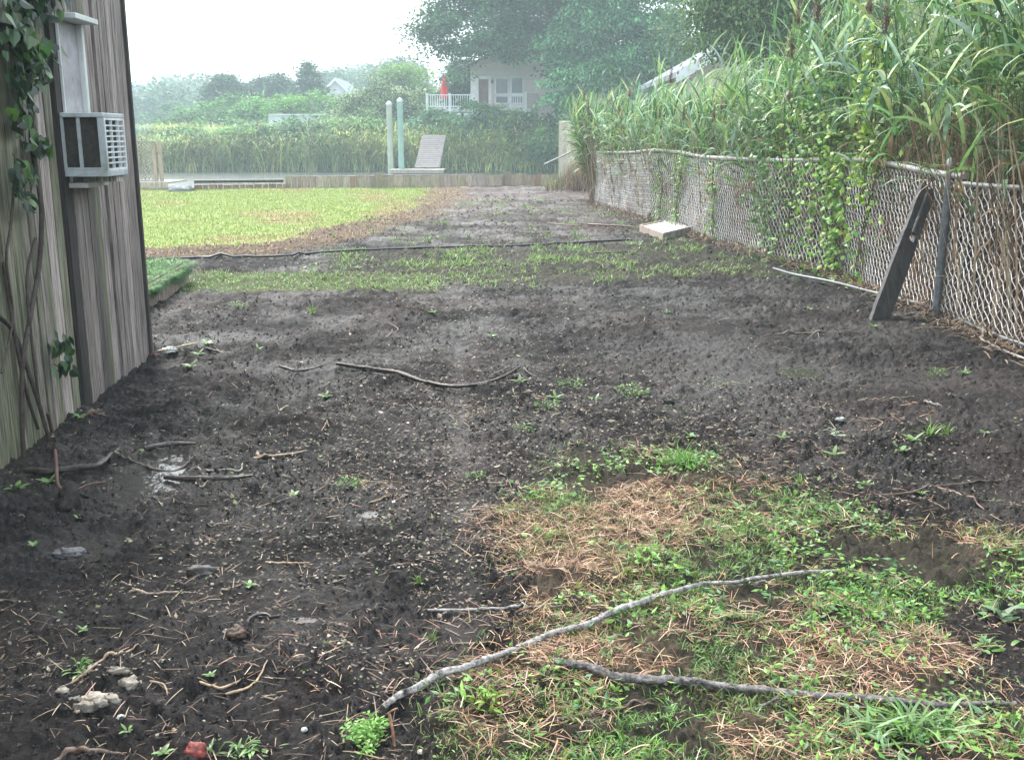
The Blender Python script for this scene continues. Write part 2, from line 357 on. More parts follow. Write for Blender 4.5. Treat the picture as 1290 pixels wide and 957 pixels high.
# soil
def soil_material():
    m, t, b, o = nodes('ground'); N = t.nodes.new; Lk = t.links.new
    at = N("ShaderNodeAttribute"); at.attribute_name = "Col"; zn = N("ShaderNodeAttribute"); zn.attribute_name = "Zone"
    sep = N("ShaderNodeSeparateColor"); Lk(zn.outputs['Color'], sep.inputs[0])
    tcn = N("ShaderNodeTexCoord")
    def noise(sc_, det=8, ro=.7):
        n = N("ShaderNodeTexNoise"); n.inputs['Scale'].default_value = sc_; n.inputs['Detail'].default_value = det; n.inputs['Roughness'].default_value = ro
        Lk(tcn.outputs['Object'], n.inputs['Vector']); return n
    n1 = noise(38); n2 = noise(7); n3 = noise(150, 4); n5 = noise(1.1, 6)
    m1 = N("ShaderNodeMapRange"); m1.inputs[1].default_value = .3; m1.inputs[2].default_value = .7; m1.inputs[3].default_value = .55; m1.inputs[4].default_value = 1.5; Lk(n1.outputs[0], m1.inputs[0])
    m2 = N("ShaderNodeMapRange"); m2.inputs[1].default_value = .3; m2.inputs[2].default_value = .7; m2.inputs[3].default_value = .7; m2.inputs[4].default_value = 1.35; Lk(n2.outputs[0], m2.inputs[0])
    mu = N("ShaderNodeMath"); mu.operation = 'MULTIPLY'; Lk(m1.outputs[0], mu.inputs[0]); Lk(m2.outputs[0], mu.inputs[1])
    vs = N("ShaderNodeVectorMath"); vs.operation = 'SCALE'; Lk(at.outputs['Color'], vs.inputs[0]); Lk(mu.outputs[0], vs.inputs['Scale'])
    # rare pale grains of wood fibre and sand
    vo = N("ShaderNodeTexVoronoi"); vo.inputs['Scale'].default_value = 130; Lk(tcn.outputs['Object'], vo.inputs['Vector'])
    g1 = N("ShaderNodeMapRange"); g1.inputs[1].default_value = .10; g1.inputs[2].default_value = .16; g1.inputs[3].default_value = 1; g1.inputs[4].default_value = 0; Lk(vo.outputs['Distance'], g1.inputs[0])
    g2 = N("ShaderNodeMapRange"); g2.inputs[1].default_value = .52; g2.inputs[2].default_value = .62; Lk(n2.outputs[0], g2.inputs[0])
    g3 = N("ShaderNodeMath"); g3.operation = 'MULTIPLY'; Lk(g1.outputs[0], g3.inputs[0]); Lk(g2.outputs[0], g3.inputs[1])
    mm = N("ShaderNodeMix"); mm.data_type = 'RGBA'; Lk(g3.outputs[0], mm.inputs[0]); Lk(vs.outputs[0], mm.inputs[6]); mm.inputs[7].default_value = (.13, .11, .09, 1)
    Lk(mm.outputs[2], b.inputs['Base Color'])
    r1 = N("ShaderNodeMapRange"); r1.inputs[1].default_value = .36; r1.inputs[2].default_value = .56; r1.inputs[3].default_value = .30; r1.inputs[4].default_value = .9; Lk(n5.outputs[0], r1.inputs[0])
    r2 = N("ShaderNodeMix"); r2.data_type = 'FLOAT'; Lk(sep.outputs[0], r2.inputs[0]); Lk(r1.outputs[0], r2.inputs[2]); r2.inputs[3].default_value = .9
    r3 = N("ShaderNodeMix"); r3.data_type = 'FLOAT'; Lk(sep.outputs[1], r3.inputs[0]); Lk(r2.outputs[0], r3.inputs[2]); r3.inputs[3].default_value = .22
    Lk(r3.outputs[0], b.inputs['Roughness']); b.inputs['Specular IOR Level'].default_value = .30
    bp = N("ShaderNodeBump"); bp.inputs['Strength'].default_value = 1.0; bp.inputs['Distance'].default_value = .022; Lk(n1.outputs[0], bp.inputs['Height'])
    bp2 = N("ShaderNodeBump"); bp2.inputs['Strength'].default_value = .5; bp2.inputs['Distance'].default_value = .004; Lk(n3.outputs[0], bp2.inputs['Height']); Lk(bp.outputs[0], bp2.inputs['Normal'])
    Lk(bp2.outputs[0], b.inputs['Normal'])
    return m
def water_material(name, c, rough, bs, bstr):
    m, t, b, o = nodes(name); b.inputs['Base Color'].default_value = (*c, 1); b.inputs['Roughness'].default_value = rough; b.inputs['Specular IOR Level'].default_value = .6
    tcn = t.nodes.new("ShaderNodeTexCoord"); n = t.nodes.new("ShaderNodeTexNoise"); n.inputs['Scale'].default_value = bs; n.inputs['Detail'].default_value = 4
    bp = t.nodes.new("ShaderNodeBump"); bp.inputs['Strength'].default_value = bstr; bp.inputs['Distance'].default_value = .02
    t.links.new(tcn.outputs['Object'], n.inputs[0]); t.links.new(n.outputs[0], bp.inputs['Height']); t.links.new(bp.outputs[0], b.inputs['Normal'])
    return m

# ------------------------------------------------------------------ ground sheet
def build_ground():
    fine = np.arange(-33.5, 33.5, .095); side = np.arange(-180, -33.5, 3.0); side2 = np.arange(33.5, 180, 3.0)
    th = np.radians(np.concatenate([side, fine, side2])); nT = len(th)
    r = [0.25, .6, 1.0, 1.4]
    q = 1.7
    while q < 36: r.append(q); q *= 1.0036
    while q < 120: r.append(q); q *= 1.012
    while q < 620: r.append(q); q *= 1.06
    r = np.array(r); nR = len(r)
    x = r[:, None] * np.sin(th)[None]; y = r[:, None] * np.cos(th)[None]
    z = H(x, y)
    V = np.stack([x, y, z], -1).reshape(-1, 3)
    V = np.vstack([V, [0, 0, 0]])
    i = np.arange(nR - 1)[:, None] * nT; k = np.arange(nT)[None]; k2 = (k + 1) % nT
    F = np.stack([i + k, i + nT + k, i + nT + k2, i + k2], -1).reshape(-1, 4)
    X = V[:, 0].astype(float); Y = V[:, 1].astype(float)
    lawn, lawnr, strip, weedy, fg, straw, green = zones(X, Y)
    soil = np.array([.0135, .0104, .0106]); n_ = fbm(X * 1.1, Y * 1.1, 4, 71)[:, None]
    red = np.array([.024, .016, .0135])
    C = soil + (red - soil) * np.clip(n_ * .9 + .1, 0, 1)
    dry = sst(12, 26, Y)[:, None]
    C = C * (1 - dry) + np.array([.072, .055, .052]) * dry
    trk = np.exp(-((X + .054 * Y) / .085) ** 2) * sst(2, 2.6, Y) * (1 - sst(6.5, 9, Y)) * (.6 + .4 * vn(X * 8, Y * 3, 19)); C = C * (1 + .55 * trk[:, None])
    C = C * (.72 + .56 * sst(.25, .75, vn(X * 1.7, Y * 1.1, 72)))[:, None]
    def mixc(mask, c_, a):
        nonlocal C
        C = np.where(mask[:, None], C * (1 - a) + np.array(c_) * a, C)
    nl = vn(X * 1.2, Y * .6, 81)
    lg = np.array([.23, .28, .075]) + (np.array([.24, .22, .09]) - np.array([.19, .26, .06])) * sst(.55, .95, nl)[:, None]
    C = np.where(lawn[:, None], lg, C)
    mixc(lawnr, [.16, .105, .07], .5)
    mixc(strip, [.10, .13, .045], .5)
    mixc(weedy, [.075, .07, .042], .3)
    mixc(fg, [.06, .05, .03], .5)
    mixc(straw, [.11, .075, .05], .55)
    rt = np.exp(-((X + .2) / 60) ** 2)
    far = Y > SHORE - 2
    C = np.where(far[:, None], np.array([.045, .055, .03]), C)
    Z = np.zeros((len(V), 4)); Z[:, 3] = 1
    Z[:, 0] = (lawn | strip | lawnr | fg | weedy | far)
    wet = np.zeros(len(V))
    for (cx, cy, rx, ry) in PUD: wet = np.maximum(wet, np.exp(-(((X - cx) / rx) ** 2 + ((Y - cy) / ry) ** 2) * .7))
    Z[:, 1] = wet * (~(lawn | fg))
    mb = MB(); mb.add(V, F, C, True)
    k = np.arange(nT); mb.f.append(np.stack([k, (k + 1) % nT, np.full(nT, len(V) - 1)], -1)[:, ::-1]); mb.sm.append(True)
    mb.build('ground', soil_material(), kind='structure', attr=Z)
build_ground()

# canal water and rain puddles
mb = MB(); mb.add([[-400, ybk(-400) + .35 if False else 20, WATER_Z], [400, 20, WATER_Z], [400, 70, WATER_Z], [-400, 70, WATER_Z]], [[0, 1, 2, 3]], (1, 1, 1))
# keep the canal strictly beyond the bulkhead line
mb.v[0] = np.array([[-300, ybk(-300) + .25, WATER_Z], [300, ybk(300) + .25, WATER_Z], [300, SHORE + 4, WATER_Z], [-300, SHORE + 4, WATER_Z]], np.float32)
mb.build('canal_water', water_material('canal_water', (.04, .05, .045), .22, 2.5, .8), kind='structure')
pudm = water_material('puddle_water', (.03, .027, .025), .10, 30, .2)
for (cx, cy, rx, ry) in PUD:
    mb = MB(); k = 28; a = np.linspace(0, 2 * math.pi, k, endpoint=False)
    q = 1.15 + .25 * np.sin(a * 3 + cx * 9) + .15 * np.sin(a * 5 + cy * 7)
    zz = -.0275 if rx != .19 else -.0235
    V = np.stack([cx + rx * q * np.cos(a), cy + ry * q * np.sin(a), np.full(k, zz)], 1); V = np.vstack([V, [cx, cy, zz]])
    mb.add(V, np.stack([np.arange(k), (np.arange(k) + 1) % k, np.full(k, k)], 1), (1, 1, 1))
    mb.build('puddle', pudm, kind='structure')

# ------------------------------------------------------------------ shed on the left
Cn = G(187, 447)[:2]; Cf = G(0, 583)[:2]
wd = nrm(Cf - Cn); wn = np.array([wd[1], -wd[0]]); wn = wn if wn[0] > 0 else -wn     # wd runs toward the camera, wn points to the yard
def W3(s, z, o=0.0): return np.array([*(Cn + wd * s + wn * o), z])
def onwall(px, py, o=0.0):
    d = ray(px, py); q = Cn + wn * o; t = (q @ wn) / (d[:2] @ wn); p = d * t
    return float((p[:2] - Cn) @ wd), float(CAM_H + p[2])
WL, WH = 7.5, 2.52
shed = empty('shed', (*Cn, 0), 'weathered grey board shed with mossy vertical planks along the left side of the yard', 'shed')
mb = MB(); s = 0.0; i = 0
bm_ = MB()
# dark core behind the boards
z0 = -.15
mb.obox(W3(.03, z0, -.03), [*(wd * WL), 0], [*(-wn * 4.0), 0], [0, 0, WH - z0], (.012, .011, .011))
core = part(mb, 'frame', M['board'], shed)
mb = MB(); g = np.random.default_rng(3)
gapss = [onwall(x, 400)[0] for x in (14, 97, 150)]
while s < WL:
    wdt = g.uniform(.055, .125); gap = g.uniform(.003, .009)
    for q in gapss:
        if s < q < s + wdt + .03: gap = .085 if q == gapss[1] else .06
    moss = sst(.9, 2.0, s + .5 * g.standard_normal())
    base = np.array([.32, .262, .245]) * g.choice([.4, .75, 1, 1.25], p=[.16, .28, .34, .22]) * g.uniform(.85, 1.15); base = base * (1 - moss * .7) + np.array([.15, .165, .09]) * moss * .8
    dz = g.uniform(0, .012); th = .022
    
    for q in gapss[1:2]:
        if s - .01 < q < s + wdt + .01: base = np.array([.05, .042, .040])  # board coloured near-black to carry the shade of the wide gap
    nz_ = 14; zz = np.linspace(-.1 + g.uniform(0, .06), WH - .01, nz_)
    for a_, b_ in zip(zz[:-1], zz[1:]):
        cc = base * (1 + .10 * g.standard_normal())
        cl = base
        o0 = W3(s, a_, -.02 + dz)
        Vb = [W3(s, a_, -.022), W3(s + wdt, a_, -.022), W3(s + wdt, a_, dz), W3(s, a_, dz), W3(s, b_, -.022), W3(s + wdt, b_, -.022), W3(s + wdt, b_, dz), W3(s, b_, dz)]
        Fb = np.array([[3, 2, 6, 7], [0, 3, 7, 4], [2, 1, 5, 6]])
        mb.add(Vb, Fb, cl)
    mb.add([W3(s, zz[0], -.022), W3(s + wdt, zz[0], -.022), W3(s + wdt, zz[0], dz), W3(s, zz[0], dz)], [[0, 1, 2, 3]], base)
    s += wdt + gap
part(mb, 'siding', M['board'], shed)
mb = MB()   # corner trim and rear wall boards
mb.obox(W3(-.035, -.1, -.08), [*(wd * .032), 0], [*(wn * .105), 0], [0, 0, WH + .1], (.06, .05, .048))
part(mb, 'corner_trim', M['board'], shed)
mb = MB()
mb.obox(W3(.0, -.1, -4.0), [*(wn * 3.9), 0], [*(wd * .028), 0], [0, 0, WH + .09], (.15, .135, .13))
part(mb, 'rear_wall', M['board'], shed)
mb = MB()   # low pitched roof with overhang
e0 = W3(-.28, WH, .0); 
for side in (0,):
    a0 = W3(-.28, WH - .02, .03); a1 = W3(WL + .2, WH - .02, .03); c0 = W3(-.28, WH + .75, -2.0); c1 = W3(WL + .2, WH + .75, -2.0); d0 = W3(-.28, WH - .02, -4.1); d1 = W3(WL + .2, WH - .02, -4.1)
    up = np.array([0, 0, .06])
    V = [a0, a1, c1, c0, d1, d0, a0 + up, a1 + up, c1 + up, c0 + up, d1 + up, d0 + up]
    mb.add(V, [[0, 1, 2, 3], [3, 2, 4, 5], [6, 9, 8, 7], [9, 11, 10, 8], [0, 6, 7, 1], [5, 4, 10, 11]], (.07, .065, .065))
    mb.add(V, [[0, 3, 9, 6], [3, 5, 11, 9], [1, 7, 8, 2], [2, 8, 10, 4]], (.07, .065, .065))
part(mb, 'roof', M['roof'], shed)
# boarded window above the air conditioner
sL, zt = onwall(71, 24, .02); sR, _ = onwall(100, 30, .03); _, zb = onwall(82, 231, .03)
fr = MB(); fw = .035
def wb(mb_, s0, s1, z0, z1, o0, o1, c_): mb_.obox(W3(s0, z0, o0), [*(wd * (s1 - s0)), 0], [*(wn * (o1 - o0)), 0], [0, 0, z1 - z0], c_)
wb(fr, sR, sR + fw, zb, zt, .008, .05, (.62, .63, .62)); wb(fr, sL - fw * .3, sL, zb, zt, .008, .024, (.62, .63, .62))
wb(fr, sR - .01, sL + .02, zb - .03, zb - .002, .008, .11, (.5, .5, .48)); wb(fr, sR - .01, sL + .03, zt + .002, zt + .03, .008, .13, (.6, .62, .6))
win = part(fr, 'window', M['paint'], shed, bevel=.003)
mb = MB(); wb(mb, sR + fw + .002, sL - fw * .3 - .002, zb + .002, zt - .002, .008, .022, (.36, .33, .36)); part(mb, 'pane', M['pane'], win)
# an old board shelf bracket near the eave on the far left
mb = MB(); s1_, z1_ = onwall(22, 12, .05); s0_, z0_ = onwall(-60, 22, .05)
wb(mb, s1_, s0_ + .3, z1_ - .09, z1_ - .03, .014, .10, (.12, .13, .10)); part(mb, 'ledge', M['board'], shed)

# air conditioner
s_n = onwall(80, 182, .02)[0]
Yn = W3(s_n, 0)[1]
pt = A(80, 142, Yn); pb = A(80, 223, Yn); z_t, z_b = pt[2], pb[2]
d = ray(137, 182)
pr = None
for o in np.linspace(.1, .5, 400):
    q = W3(s_n, 1.2, o); px = 645 + FPX * q[0] / (q[1] * cp + (CAM_H - q[2]) * sp)
    if px >= 137: pr = o; break
OW = pr
sf = s_n
for ds in np.linspace(.1, .8, 400):
    q = W3(s_n - ds, 1.2, OW); px = 645 + FPX * q[0] / (q[1] * cp + (CAM_H - q[2]) * sp)
    if px >= 158: sf = s_n - ds; break
sf = min(sf, s_n - .36)
ac = empty('air_conditioner', W3(s_n, z_b), 'grey window air conditioner with two dark side openings sticking out of the shed wall', 'air conditioner')
g_ = (.42, .46, .47)
mb = MB(); t = .03
wb(mb, sf, s_n, z_b, z_b + t, 0.012, OW, g_); part(mb, 'casing', M['acm'], ac, bevel=.004); mb = MB(); wb(mb, sf, s_n, z_t - t * .8, z_t, 0.012, OW, (.5, .53, .54))
part(mb, 'casing', M['acm'], ac, bevel=.004)
mb = MB(); zi0, zi1 = z_b + t + .001, z_t - t * .8 - .001
H_ = zi1 - zi0
for a_, b_ in ((.012, .026), (OW * .40, OW * .47), (OW * .86, OW)):
    wb(mb, s_n - .014, s_n - .001, zi0, zi1, a_, b_, g_)
wb(mb, s_n - .013, s_n - .002, zi0, zi0 + .018, .0265, OW * .398, g_); wb(mb, s_n - .013, s_n - .002, zi0, zi0 + .018, OW * .472, OW * .858, g_)
part(mb, 'side_panel', M['acm'], ac)
mb = MB(); wb(mb, sf + .02, s_n - .03, zi0, zi1, .02, OW - .03, (.035, .03, .028)); part(mb, 'coil', M['dark'], ac)
mb = MB(); nb = 9
wb(mb, sf + .001, s_n - .0145, zi0, zi0 + .012, OW - .012, OW - .001, (.72, .75, .76)); wb(mb, sf + .001, s_n - .0145, zi1 - .012, zi1, OW - .012, OW - .001, (.72, .75, .76))
for k in range(1, nb):
    z = zi0 + .012 + (H_ - .024) * k / nb; wb(mb, sf + .018, s_n - .032, z - .004, z + .004, OW - .010, OW - .002, (.7, .74, .76))
for k in range(4):
    s_ = sf + .001 + (s_n - .0145 - .017 - sf - .001) * k / 3; wb(mb, s_, s_ + (.016 if k in (0, 3) else .007), zi0 + .0125, zi1 - .0125, OW - .014, OW, (.66, .7, .72))
part(mb, 'grille', M['acm'], ac)
mb = MB(); wb(mb, sf + .03, sf + .16, z_b - .035, z_b - .001, .02, OW - .02, (.5, .45, .4)); part(mb, 'support_block', M['board'], ac)

# ------------------------------------------------------------------ planter box with turf behind the shed
pl = empty('planter_box', (-3.1, 8.9, 0), 'low wooden planter box at the shed corner with bright green turf spilling over its rim', 'planter')
PX1a, PY0 = G(183, 395)[:2]; PX1b, PY1 = G(239, 356)[:2]
ang = math.atan2(PX1b - PX1a, PY1 - PY0); axd = np.array([math.sin(ang), math.cos(ang), 0]); axl = np.array([-math.cos(ang), math.sin(ang), 0])
P0 = np.array([PX1a, PY0, 0]) - axd * .9; Lb = math.hypot(PX1b - PX1a, PY1 - PY0) + .9; ph = .20
mb = MB(); wc = (.27, .20, .165)
nbd = 4
for k in range(nbd):
    a_ = P0 + axd * Lb * k / nbd + np.array([0, 0, -.05]); mb.obox(a_ + axl * .002 * (k % 2), axd * (Lb / nbd - .01), axl * .04, [0, 0, ph + .05], np.array(wc) * (.85 + .12 * k))
mb.obox(P0 + axd * (Lb - .04) + axl * .045 - np.array([0, 0, .05]), axd * .04, axl * 1.5, [0, 0, ph + .05], wc)
part(mb, 'side_board', M['board'], pl, bevel=.004)
mb = MB(); mb.obox(P0 + axl * .045 + np.array([0, 0, .02]), axd * (Lb - .05), axl * 1.5, [0, 0, ph - .01], (.05, .10, .03)); part(mb, 'bed', M['grass'], pl)
mb = MB(); N = 21000
u = rng.uniform(-.02, 1.02, N) * Lb; v = rng.uniform(-.05, 1, N) ** 1 * 1.45
P = P0 + axd * u[:, None] + axl * v[:, None] + np.array([0, 0, ph + .012]); edge = np.exp(-np.clip(v, 0, 9) / .08)
P[:, 2] += .035 * vn(u * 6, v * 6, 4) - .02 * (v < 0)
az = np.where(rng.random(N) < edge * .8, rng.normal(-ang, .5, N), rng.uniform(0, 6.28, N))
blades(mb, P, az, rng.uniform(.3, 1.3, N) - .5 * edge, rng.uniform(.04, .085, N), .006, rng.uniform(.4, 1.8, N) + edge, pal(N, [(.06, .20, .03), (.10, .30, .04), (.04, .13, .03)], .2), n=3)
N = 5000; u = rng.uniform(.0, 1.0, N) * Lb * (1 - .0); mask = vn(u * 4, u * 0, 8) > .35; u = u[mask]; N = len(u)
P = P0 + axd * u[:, None] - axl * rng.uniform(.0, .04, N)[:, None] + np.array([0, 0, ph]) - np.array([0, 0, 1]) * (rng.uniform(0, .10, N) * (vn(u * 3, u * 0 + 3, 9) + .2))[:, None]
blades(mb, P, rng.normal(-ang, .6, N), rng.uniform(-.4, .6, N), rng.uniform(.03, .07, N), .006, rng.uniform(.5, 1.5, N), pal(N, [(.05, .14, .05), (.08, .2, .07)], .2), n=3)
part(mb, 'turf', M['grass'], pl)

# ------------------------------------------------------------------ bulkhead along the canal
bd = nrm(np.array([1, bk_m])); bn = np.array([-bd[1], bd[0]])   # bn points away over the water
def BK(px, py=236):   # point on the bulkhead line seen at this column
    u = (px - 645) / FPX; x = u * 29
    for _ in range(8):
        y = ybk(x); x = u * (y * cp + CAM_H * sp)
    return np.array([x, ybk(x)])
def bkrun(x0, x1, top, mb_, c0, wv=.2, jig=.02, seed=1):
    g = np.random.default_rng(seed); Ltot = (x1 - x0) / bd[0]; s = 0
    while s < Ltot:
        ww = g.uniform(wv * .7, wv * 1.3); p = np.array([x0, ybk(x0)]) + bd * s
        c_ = np.array(c0) * g.uniform(.82, 1.12) * np.array([1, g.uniform(.9, 1.02), g.uniform(.85, 1.02)])
        if g.random() < .06: c_ = np.array([.28, .17, .12]) * g.uniform(.7, 1.1)
        mb_.obox([*p, -1.6], [*(bd * (ww - .016)), 0], [*(bn * .05), 0], [0, 0, top + 1.6 + g.uniform(-jig, jig)], c_); s += ww
xA = BK(360)[0]; xB = BK(245)[0]; xR = BK(760)[0]
bk = empty('bulkhead', (*BK(500), 0), 'pale upright plank bulkhead retaining the yard along the canal edge', 'bulkhead')
mb = MB(); bkrun(xA, xR + 8, .34, mb, (.33, .285, .23), seed=2, jig=.03); part(mb, 'plank_wall', M['plank'], bk)
mb = MB()
for (a_, b_, z_) in ((360, 478, .345), (480, 600, .36)):
    p = BK(a_); q = BK(b_); mb.obox([*(p + bn * .06), z_ - .05], [*(q - p), 0], [*(bn * .22), 0], [0, 0, .045], (.20, .18, .16))
part(mb, 'cap_board', M['board'], bk)
mb = MB()
for px in (478, 640):
    p = BK(px); mb = MB(); mb.box((p[0] - .09, p[1] - .16, -.3), (p[0] + .09, p[1] - .01, .42), (.22, .19, .13)); part(mb, 'pile', M['plank'], bk)
bk2 = empty('bulkhead', (*BK(300), 0), 'lower reddish brown bulkhead section under a dark double cap board, left of the pale planks', 'bulkhead')
mb = MB(); bkrun(xB, xA - .01, .13, mb, (.30, .20, .155), seed=5, jig=.01); part(mb, 'plank_wall', M['plank'], bk2)
mb = MB(); p = BK(245); q = BK(358)
mb.obox([*(p - bn * .06), .15], [*(q - p), 0], [*(bn * .5), 0], [0, 0, .035], (.45, .41, .36)); mb.obox([*(p - bn * .0), .22], [*(q - p), 0], [*(bn * .55), 0], [0, 0, .04], (.12, .11, .10))
mb.obox([*(p + bn * .1), .186], [*(q - p), 0], [*(bn * .3), 0], [0, 0, .033], (.04, .035, .03))  # near-black filler: the gap's shade between the caps, put into colour
part(mb, 'cap_board', M['board'], bk2)
bk3 = empty('bulkhead', (*BK(200), 0), 'old grey brown bulkhead continuing left behind the shed', 'bulkhead')
mb = MB(); bkrun(-45, xB - .01, .06, mb, (.22, .2, .17), seed=6); part(mb, 'plank_wall', M['plank'], bk3)
# dock platform with a lattice screen behind the shed
p0 = BK(150); p1 = BK(206)
dk = empty('dock', (*p1, 0), 'small grey plank dock at the bulkhead, half hidden behind the shed', 'dock')
mb = MB()
for k in range(12): mb.box((p0[0] - 1.5, p1[1] + .35 + k * .15, .16), (p1[0], p1[1] + .35 + k * .15 + .135, .20), (np.array((.36, .33, .29)) * rng.uniform(.8, 1.1)))
part(mb, 'decking', M['board'], dk)
mb = MB(); mb.box((p0[0] - 1.5, p1[1] + .30, -.02), (p1[0] + .02, p1[1] + .345, .205), (.45, .39, .32)); part(mb, 'fascia', M['board'], dk)
for q in (.05, 1.0, 2.0):
    mb = MB(); mb.box((p1[0] - .16 - q, p1[1] + .36, -1.4), (p1[0] - q, p1[1] + .5, .155), (.2, .17, .14)); part(mb, 'pile', M['plank'], dk)
Yl = p1[1] + 1.1; la = A(170, 178, Yl); lb_ = A(204, 178, Yl); lt = la[2]
lat = empty('lattice_screen', (lb_[0], Yl, .2), 'weathered diagonal lattice screen with square posts standing on the little dock', 'lattice screen')
mb = MB(); x0, x1 = la[0] - 1.2, lb_[0] - .3; zb_ = .24; zt_ = lt - .05; hh = zt_ - zb_
for sgn in (1, -1):
    for k in np.arange(-hh, x1 - x0, .11):
        a0 = x0 + k if sgn > 0 else x0 + k + hh; pa = [a0, zb_]; pb_ = [a0 + sgn * hh, zt_]
        tt = []
        for t_ in (0, 1): tt.append(t_)
        f0, f1 = 0.0, 1.0; dxx = sgn * hh
        if dxx > 0: f0 = max(f0, (x0 - a0) / dxx); f1 = min(f1, (x1 - a0) / dxx)
        else: f0 = max(f0, (x1 - a0) / dxx); f1 = min(f1, (x0 - a0) / dxx)
        if f1 - f0 < .03: continue
        q0 = np.array([a0 + dxx * f0, Yl + .012 * sgn, zb_ + hh * f0]); q1 = np.array([a0 + dxx * f1, Yl + .012 * sgn, zb_ + hh * f1])
        mb.obox(q0, q1 - q0, [-.028 * sgn * .7, 0, .028 * .7], [0, .009, 0], (.36, .34, .28))
part(mb, 'lattice', M['plank'], lat)
mb = MB(); mb.box((x0, Yl - .03, zt_ + .003), (x1 + .26, Yl + .03, zt_ + .05), (.34, .31, .26)); part(mb, 'rail', M['plank'], lat); mb = MB(); mb.box((x0, Yl - .03, .205), (x1 - .002, Yl + .03, zb_ - .003), (.34, .31, .26)); part(mb, 'rail', M['plank'], lat)
for xx in (x1 + .002, x1 + .165):
    mb = MB(); mb.box((xx, Yl - .05, .203), (xx + .10, Yl + .05, zt_), (.38, .31, .24)); part(mb, 'post', M['plank'], lat)
# grey tarpaulin lump at the bulkhead
def blob(c, rx, ry, rz, cc, seed=0, n=16, m=10, amp=.3, fr=1.7, flat=True):
    mb = MB(); a = np.linspace(0, 2 * math.pi, n, endpoint=False); b = np.linspace(-.5 if flat else -1.5, 1.5707, m)
    X = np.cos(b)[:, None] * np.cos(a); Y = np.cos(b)[:, None] * np.sin(a); Z = np.repeat(np.sin(b)[:, None], n, 1)
    q = 1 + amp * (fbm(X * fr + 5 + seed * 7, Y * fr + Z * fr, 3, seed)) + amp * .5 * fbm(X * fr * 3, Z * fr * 3 + Y, 2, seed + 3)
    V = np.stack([c[0] + rx * X * q, c[1] + ry * Y * q, c[2] + rz * Z * q], -1).reshape(-1, 3)
    i = np.arange(m - 1)[:, None] * n; k = np.arange(n)[None]; k2 = (k + 1) % n
    mb.add(V, np.stack([i + k, i + k2, i + n + k2, i + n + k], -1).reshape(-1, 4), cc, True); return mb
p = BK(228) - bn * .5; tp = blob((p[0], p[1], .0), .38, .22, .14, (.24, .24, .25), 4, 26, 14, .5, 2.2)
tp.build('tarpaulin', M['cloth'], label='crumpled grey tarpaulin heap at the foot of the bulkhead beside the dock', cat='tarpaulin')

# ------------------------------------------------------------------ floating dock, ramp, pilings across the canal
fd = empty('floating_dock', (*A(528, 211, 61)[:2], WATER_Z), 'low grey floating dock on the far side of the canal', 'floating dock')
x0 = A(492, 211, 61)[0]; x1 = A(560, 211, 61)[0]; zt_ = WATER_Z + .32
mb = MB()
for k in range(14):
    xa = x0 + (x1 - x0) * k / 14; mb.box((xa, 60.4, zt_ - .05), (xa + (x1 - x0) / 14 - .02, 62.4, zt_), np.array((.42, .40, .37)) * rng.uniform(.85, 1.1))
part(mb, 'decking', M['plank'], fd)
mb = MB(); mb.box((x0 + .05, 60.3, zt_ - .22), (x1 - .05, 60.39, zt_ - .005), (.35, .31, .27)); mb.box((x0 + .2, 60.5, WATER_Z - .2), (x1 - .2, 62.3, zt_ - .06), (.05, .05, .05)); part(mb, 'float', M['plank'], fd)
rm = empty('ramp', (*A(540, 205, 62)[:2], zt_), 'grey gangway ramp rising steeply from the floating dock', 'ramp')
a0 = A(523, 204, 62.2); a1 = A(553, 204, 62.2); b0 = A(533, 171, 65.0); b1 = A(561, 171, 65.0)
for q in (a0, a1): q[2] = zt_ + .04
mb = MB(); n_ = 16
for k in range(n_):
    t0, t1 = k / n_, (k + .9) / n_; q0 = a0 + (b0 - a0) * t0; q1 = a0 + (b0 - a0) * t1
    mb.obox(q0, (a1 - a0), q1 - q0, [0, -.02, .05], np.array((.20, .185, .19)) * rng.uniform(.9, 1.08))
part(mb, 'decking', M['plank'], rm)
for q0, q1 in ((a0, b0), (a1, b1)):
    mb = MB(); mb.obox(q0 - np.array([.04, 0, .12]), [.08, 0, 0], q1 - q0, [0, 0, .11], (.28, .26, .25)); part(mb, 'stringer', M['plank'], rm)
M['postp'] = mat('painted_piling', .7, .3, 3, .2, dirt=(.3, .3, .24), dirt_scale=1.5, dirt_amt=.7)
for px, pt_, lb1 in ((492, 127, 'pale cream mooring piling with a white cap, the left of the pair by the ramp'), (505.5, 123, 'mint green mooring piling with a white cap, the right of the pair by the ramp')):
    b_ = A(px, 200, 62.5 if px < 500 else 61.8); t_ = A(px, pt_, b_[1]); r_ = .17
    pg = empty('piling', (b_[0], b_[1], WATER_Z), lb1, 'piling', 'mooring pilings at the floating dock')
    mb = MB(); mb.tube([[b_[0], b_[1], -1.8], [b_[0], b_[1], 1], [b_[0], b_[1], t_[2] - .2]], r_, (.42, .46, .36) if px < 500 else (.26, .42, .35), 14); part(mb, 'pole', M['postp'], pg)
    mb = MB(); mb.lathe((b_[0], b_[1], t_[2] - .35), [(r_ + .02, .1), (r_ + .02, .2), (.1, .3), (.001, .35)], (.55, .57, .54), 14); part(mb, 'cap', M['paint'], pg)

